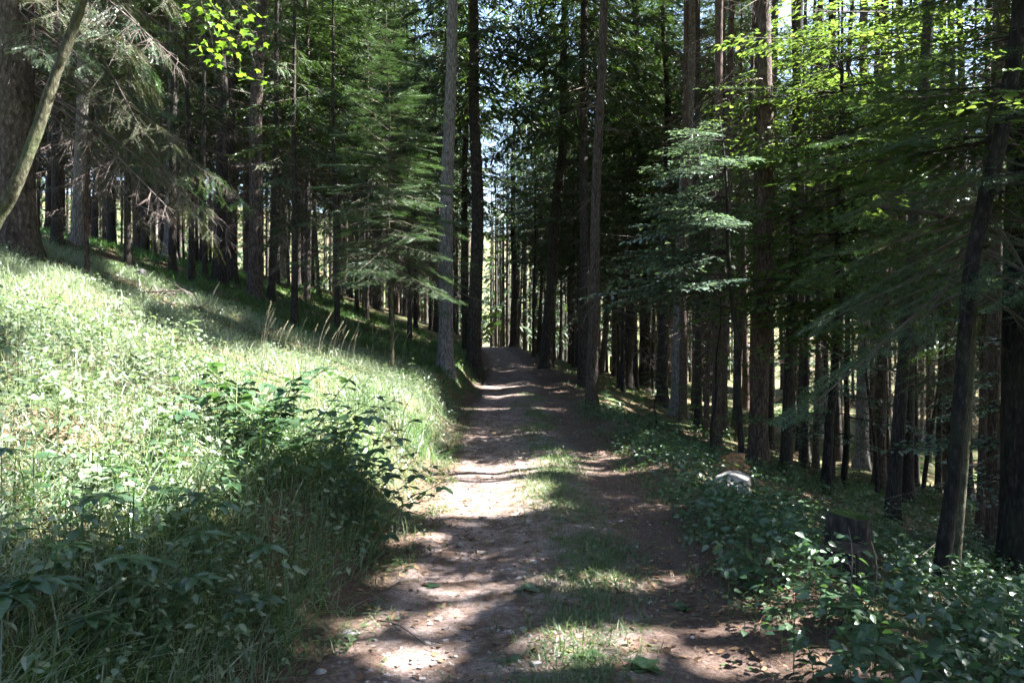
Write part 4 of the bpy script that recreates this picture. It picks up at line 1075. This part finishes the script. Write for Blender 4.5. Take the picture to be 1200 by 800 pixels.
n = 0
while n < 14:
    P = at(r.uniform(455, 535), r.uniform(440, 520))
    if leftside(P[0], P[1]) < .1: continue
    plant('herb', P, r.uniform(.3, .6), '{} with pale sunlit leaves at the lip of the bank', 'pale herbs at the lip of the bank', 3500+n, mat=M_herb_sunlit); n += 1
n = 0
while n < 90:
    P = at(r.uniform(770, 1215), r.uniform(540, 830))
    if rightside(P[0], P[1]) < -.12 or math.hypot(P[0]-BP[0], (P[1]-BP[1]+.5)*.6) < .5 or math.hypot(P[0]-2.25, (P[1]-5.2)*.7) < .55: continue
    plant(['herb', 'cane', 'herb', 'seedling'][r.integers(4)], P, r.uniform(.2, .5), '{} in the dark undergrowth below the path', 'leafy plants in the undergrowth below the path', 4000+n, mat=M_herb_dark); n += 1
n = 0
while n < 44:
    P = at(r.uniform(640, 830), r.uniform(430, 540))
    if rightside(P[0], P[1]) < .1: continue
    plant(['herb', 'cane'][r.integers(2)], P, r.uniform(.25, .5), '{} in the verge between the path and the trunks', 'leafy plants in the path verge', 4500+n, mat=M_herb_dark); n += 1
for q, (a, b, s, lb) in enumerate([(622, 694, .10, 'bright green leaf rosette in a sun fleck on the path'), (600, 778, .09, 'dark leaf rosette on the grassy middle of the path'), (690, 775, .09, 'leaf rosette at the edge of the grassy strip on the path'),
        (755, 790, .12, 'broad upright leaf rosette in the far wheel track'), (680, 570, .07, 'small leaf rosette where the grassy strip is sunlit'), (505, 692, .06, 'tiny leaf rosette in the gravel wheel track'), (655, 610, .08, 'leaf rosette on the grassy strip by the sun patch'), (795, 715, .09, 'leaf rosette at the slope side of the path')]):
    plant('rosette', at(a, b), s, lb, None, 5000+q, mat=M_herb_sunlit if q in (0, 4) else M_herb_dark)  # paler leaf colour paints sun onto the two sunlit rosettes
# seed-head grasses on the crest of the bank
def seed_stalk(seed, h):
    r = np.random.default_rng(seed); mb = MB(); t = np.linspace(0, 1, 8); c = np.stack([.25*h*t**2.5, 0*t, h*t], -1)
    tube(mb, c, np.linspace(.003, .0015, 8), 4, 0, False)
    hb = MB(); n = 60; u = r.uniform(.80, 1.02, n); B = np.stack([.25*h*u**2.5, 0*u, h*u], -1); d = norm(np.stack([.5+r.normal(0, .4, n), r.normal(0, .5, n), np.full(n, 1.)], -1))
    blades(hb, B, d, norm(np.cross(d, [0.3, 1., 0])), .030, .008, np.zeros((n, 3)), [(0, .5), (.5, 1), (1, 0)], 0)
    return mb.mesh('stem', [M_seed]), hb.mesh('seed_head', [M_seed])
SS = [seed_stalk(700+k, .75+.1*k) for k in range(3)]
for q in range(44):
    P = at(r.uniform(300, 475), r.uniform(414, 432)) if q > 4 else at(r.uniform(200, 290), 402)
    t = thing('seed_grass_stalk', 'tall straw-coloured grass stalk with a nodding seed head on the bank crest', 'grass stalk', P, r.normal(.1, .7), 'seed-head grasses on the bank crest', r.uniform(.5, .85))
    a, b = SS[r.integers(3)]; link('stem', a, t); link('seed_head', b, t)

# ------------------------------------------------------------------ stumps, stones, fallen wood
def stump(P, rad, h, label, top, side, seed, tilt=(0, 0), rot=0):
    r = np.random.default_rng(seed); t = thing('tree_stump', label, 'stump', P, rot); n = 20; th = np.linspace(0, 6.2832, n, endpoint=False)
    prof = 1+.18*(noise(th*2, th*0+seed)-.5)+.10*np.sin(4*th+seed)
    mb = MB(); rows = []
    for zz, s in ((-.3, 1.7), (0, 1.42), (.08, 1.2), (h*.5, 1.04), (h*.94, 1.0), (h, .95)):
        rr = rad*s*(1+(prof-1)*(1.5 if zz < .1 else 1))*(1+.06*r.normal(0, 1, n))
        rows.append(np.stack([rr*np.cos(th), rr*np.sin(th), zz+tilt[0]*rr*np.cos(th)*(zz > .2)+tilt[1]*rr*np.sin(th)*(zz > .2)], -1))
    v = np.concatenate(rows); i = np.arange(5)[:, None]*n; j = np.arange(n)[None]; k = (j+1) % n
    q = np.stack([i+j, i+k, i+n+k, i+n+j], -1).reshape(-1, 4); mb.add(v, np.concatenate([q[:, [0, 1, 2]], q[:, [0, 2, 3]]]), 0)
    link('stump_body', mb.mesh('stump_body', [side]), t)
    mb = MB(); ring = [rows[-1]*[1.0, 1.0, 1]+[0, 0, .003]]
    for s in (.7, .4, .15): ring.append(ring[0]*[s, s, 1]+np.stack([0*th, 0*th, r.normal(0, .012, n)], -1))
    v = np.concatenate(ring+[np.array([[0, 0, h]])]); i = np.arange(3)[:, None]*n
    q = np.stack([i+j, i+k, i+n+k, i+n+j], -1).reshape(-1, 4); f = np.concatenate([q[:, [0, 1, 2]], q[:, [0, 2, 3]], np.stack([3*n+j[0], 3*n+k[0], np.full(n, 4*n)], -1)])
    mb.add(v, f, 0); link('cut_face', mb.mesh('cut_face', [top]), t)
    return t
def gY(px, Y): x = (px-600)/F*Y; return gp(x, Y)
def stump_at(px, Y, ztop, h): x = (px-600)/F*Y; return (x, Y, CAM_Z-(ztop-395)/F*Y-h)
stump(stump_at(997, 6.5, 603, .6), .17, .6, 'mossy stump coloured dark for shade with a green top, standing behind the brown-topped stump', M_moss, M_bark_dark, 1, (-.15, .05))
stump(stump_at(992, 5.7, 642, .6), .165, .6, 'rotten stump coloured dark for shade with a brown top beside the dead canes', M_stump_top_shaded, M_bark_dark, 2, (.06, .0))  # front stumps get dark bark and top colours in place of shade
stump(at(857, 552), .16, .22, 'low sawn stump with an orange-brown face by the reddish spruces', M_cut_orange, M_cut_orange, 3, (.1, -.2))
stump(at(397, 338), .22, .35, 'small far stump with a reddish face on the shaded grass', M_cut_orange, M_bark_red, 4)
def stone(P, size, label, mat, seed, group=None, sink=.25):
    r = np.random.default_rng(seed); bm = []
    import bmesh
    b = bmesh.new(); bmesh.ops.create_icosphere(b, subdivisions=2, radius=1)
    for v in b.verts:
        n_ = v.co.normalized(); s = 1+.45*(float(noise(n_.x*1.6+seed*3.1+5, n_.y*1.6+n_.z*1.9+9, seed))-.5)+.2*(float(noise(n_.x*4+seed, n_.y*4+n_.z*3.3, seed))-.5)
        v.co = Vector((n_.x*s*size[0], n_.y*s*size[1], n_.z*s*size[2]))
    me = bpy.data.meshes.new('stone'); b.to_mesh(me); b.free(); me.materials.append(mat)
    o = link('stone', me, None, (P[0], P[1], P[2]+size[2]*(1-2*sink)*.6), (0, 0, r.uniform(0, 3)))
    return tag(o, label, 'stone', group)
stone(at(163, 324), (.14, .14, .13), 'dark lone stone on the shaded grass below the bank trunks', M_stone_dark, 1)
stone(BP, (.36, .22, .17), 'pale flat sunlit boulder in front of the orange stump', M_stone, 2)
stone(at(410, 745), (.05, .04, .022), 'pale fist-sized stone by the foot of the bank', M_stone, 3)
stone(at(868, 676), (.12, .08, .035), 'flat pale stone at the slope edge of the path', M_stone, 4)
stone(at(825, 590), (.08, .06, .04), 'small pale stone near the sunlit boulder', M_stone, 5)
stone(at(376, 790), (.03, .03, .018), 'small grey pebble low beside the bank foot', M_stone, 6)
stone(at(655, 770), (.03, .025, .012), 'small flat pebble on the grassy strip', M_stone, 7)
stone(at(928, 590), (.08, .06, .06), 'small rounded stone among the slope herbs', M_stone, 8)
stone(at(540, 640), (.035, .03, .018), 'small stone in the gravel wheel track beside the clump', M_stone, 9)
# fallen dead branch on the bank
Pd = at(178, 356); t = thing('fallen_branch', 'bleached fallen branch with curling twigs on the bank grass', 'branch', Pd)
mb = MB(); tube(mb, [(-.75, .1, .12), (-.3, .05, .18), (.1, 0, .20), (.45, -.05, .22)], [.022, .02, .015, .008], 6, 0, True, .2, 3); link('limb', mb.mesh('limb', [M_twig]), t)
for q in range(12):
    b = -.6+q*.085; L = r.uniform(.3, .55); a = r.uniform(-1, 1); mb = MB()
    tube(mb, [(b, .05, .15), (b+L*.4, .05+a*.15, .22+r.uniform(-.05, .12)), (b+L*.8, .05+a*.25, .16), (b+L, .05+a*.3, .02)], [.010, .008, .006, .003], 4, 0, False); link('twig', mb.mesh('twig', [M_twig]), t)
for q, (a, b, dx, dy, lb) in enumerate([(105, 365, .9, -.3, 'straight dead stick lying in the litter at the top of the bank'), (1060, 585, 1.4, -.2, 'bleached dead limb lying on the slope past the mossy stump'), (1110, 640, -1.2, .5, 'dead limb lying in shade between the forked tree and the stump'), (445, 735, .35, -.3, 'thin dead twig lying at the edge of the path')]):
    P = at(a, b); mb = MB(); tt = np.linspace(0, 1, 7); X = P[0]+dx*tt; Y = P[1]+dy*tt+.04*np.sin(tt*5)
    tube(mb, np.stack([X-P[0], Y-P[1], H(X, Y)-P[2]+.03], -1), np.linspace(.018, .006, 7)*(1 if q < 3 else .3), 5, 0, True, .2, q); tag(link('fallen_stick', mb.mesh('fallen_stick', [M_twig]), None, P), lb, 'stick')
# dead canes by the front stump
for q, (a, b, L) in enumerate([(985, 735, .55), (1003, 742, .5), (970, 745, .4)]):
    P = at(a, b); mb = MB(); tt = np.linspace(0, 1, 7)
    tube(mb, np.stack([(.15+.12*q)*L*np.sin(tt*2.2), .05*tt, L*tt-.02], -1), np.linspace(.006, .003, 7), 4, 0, False)
    tag(link('dead_cane', mb.mesh('dead_cane', [M_twig])  , None, P), 'thin dead cane arching in front of the brown-topped stump', 'cane', 'dead canes by the stump')
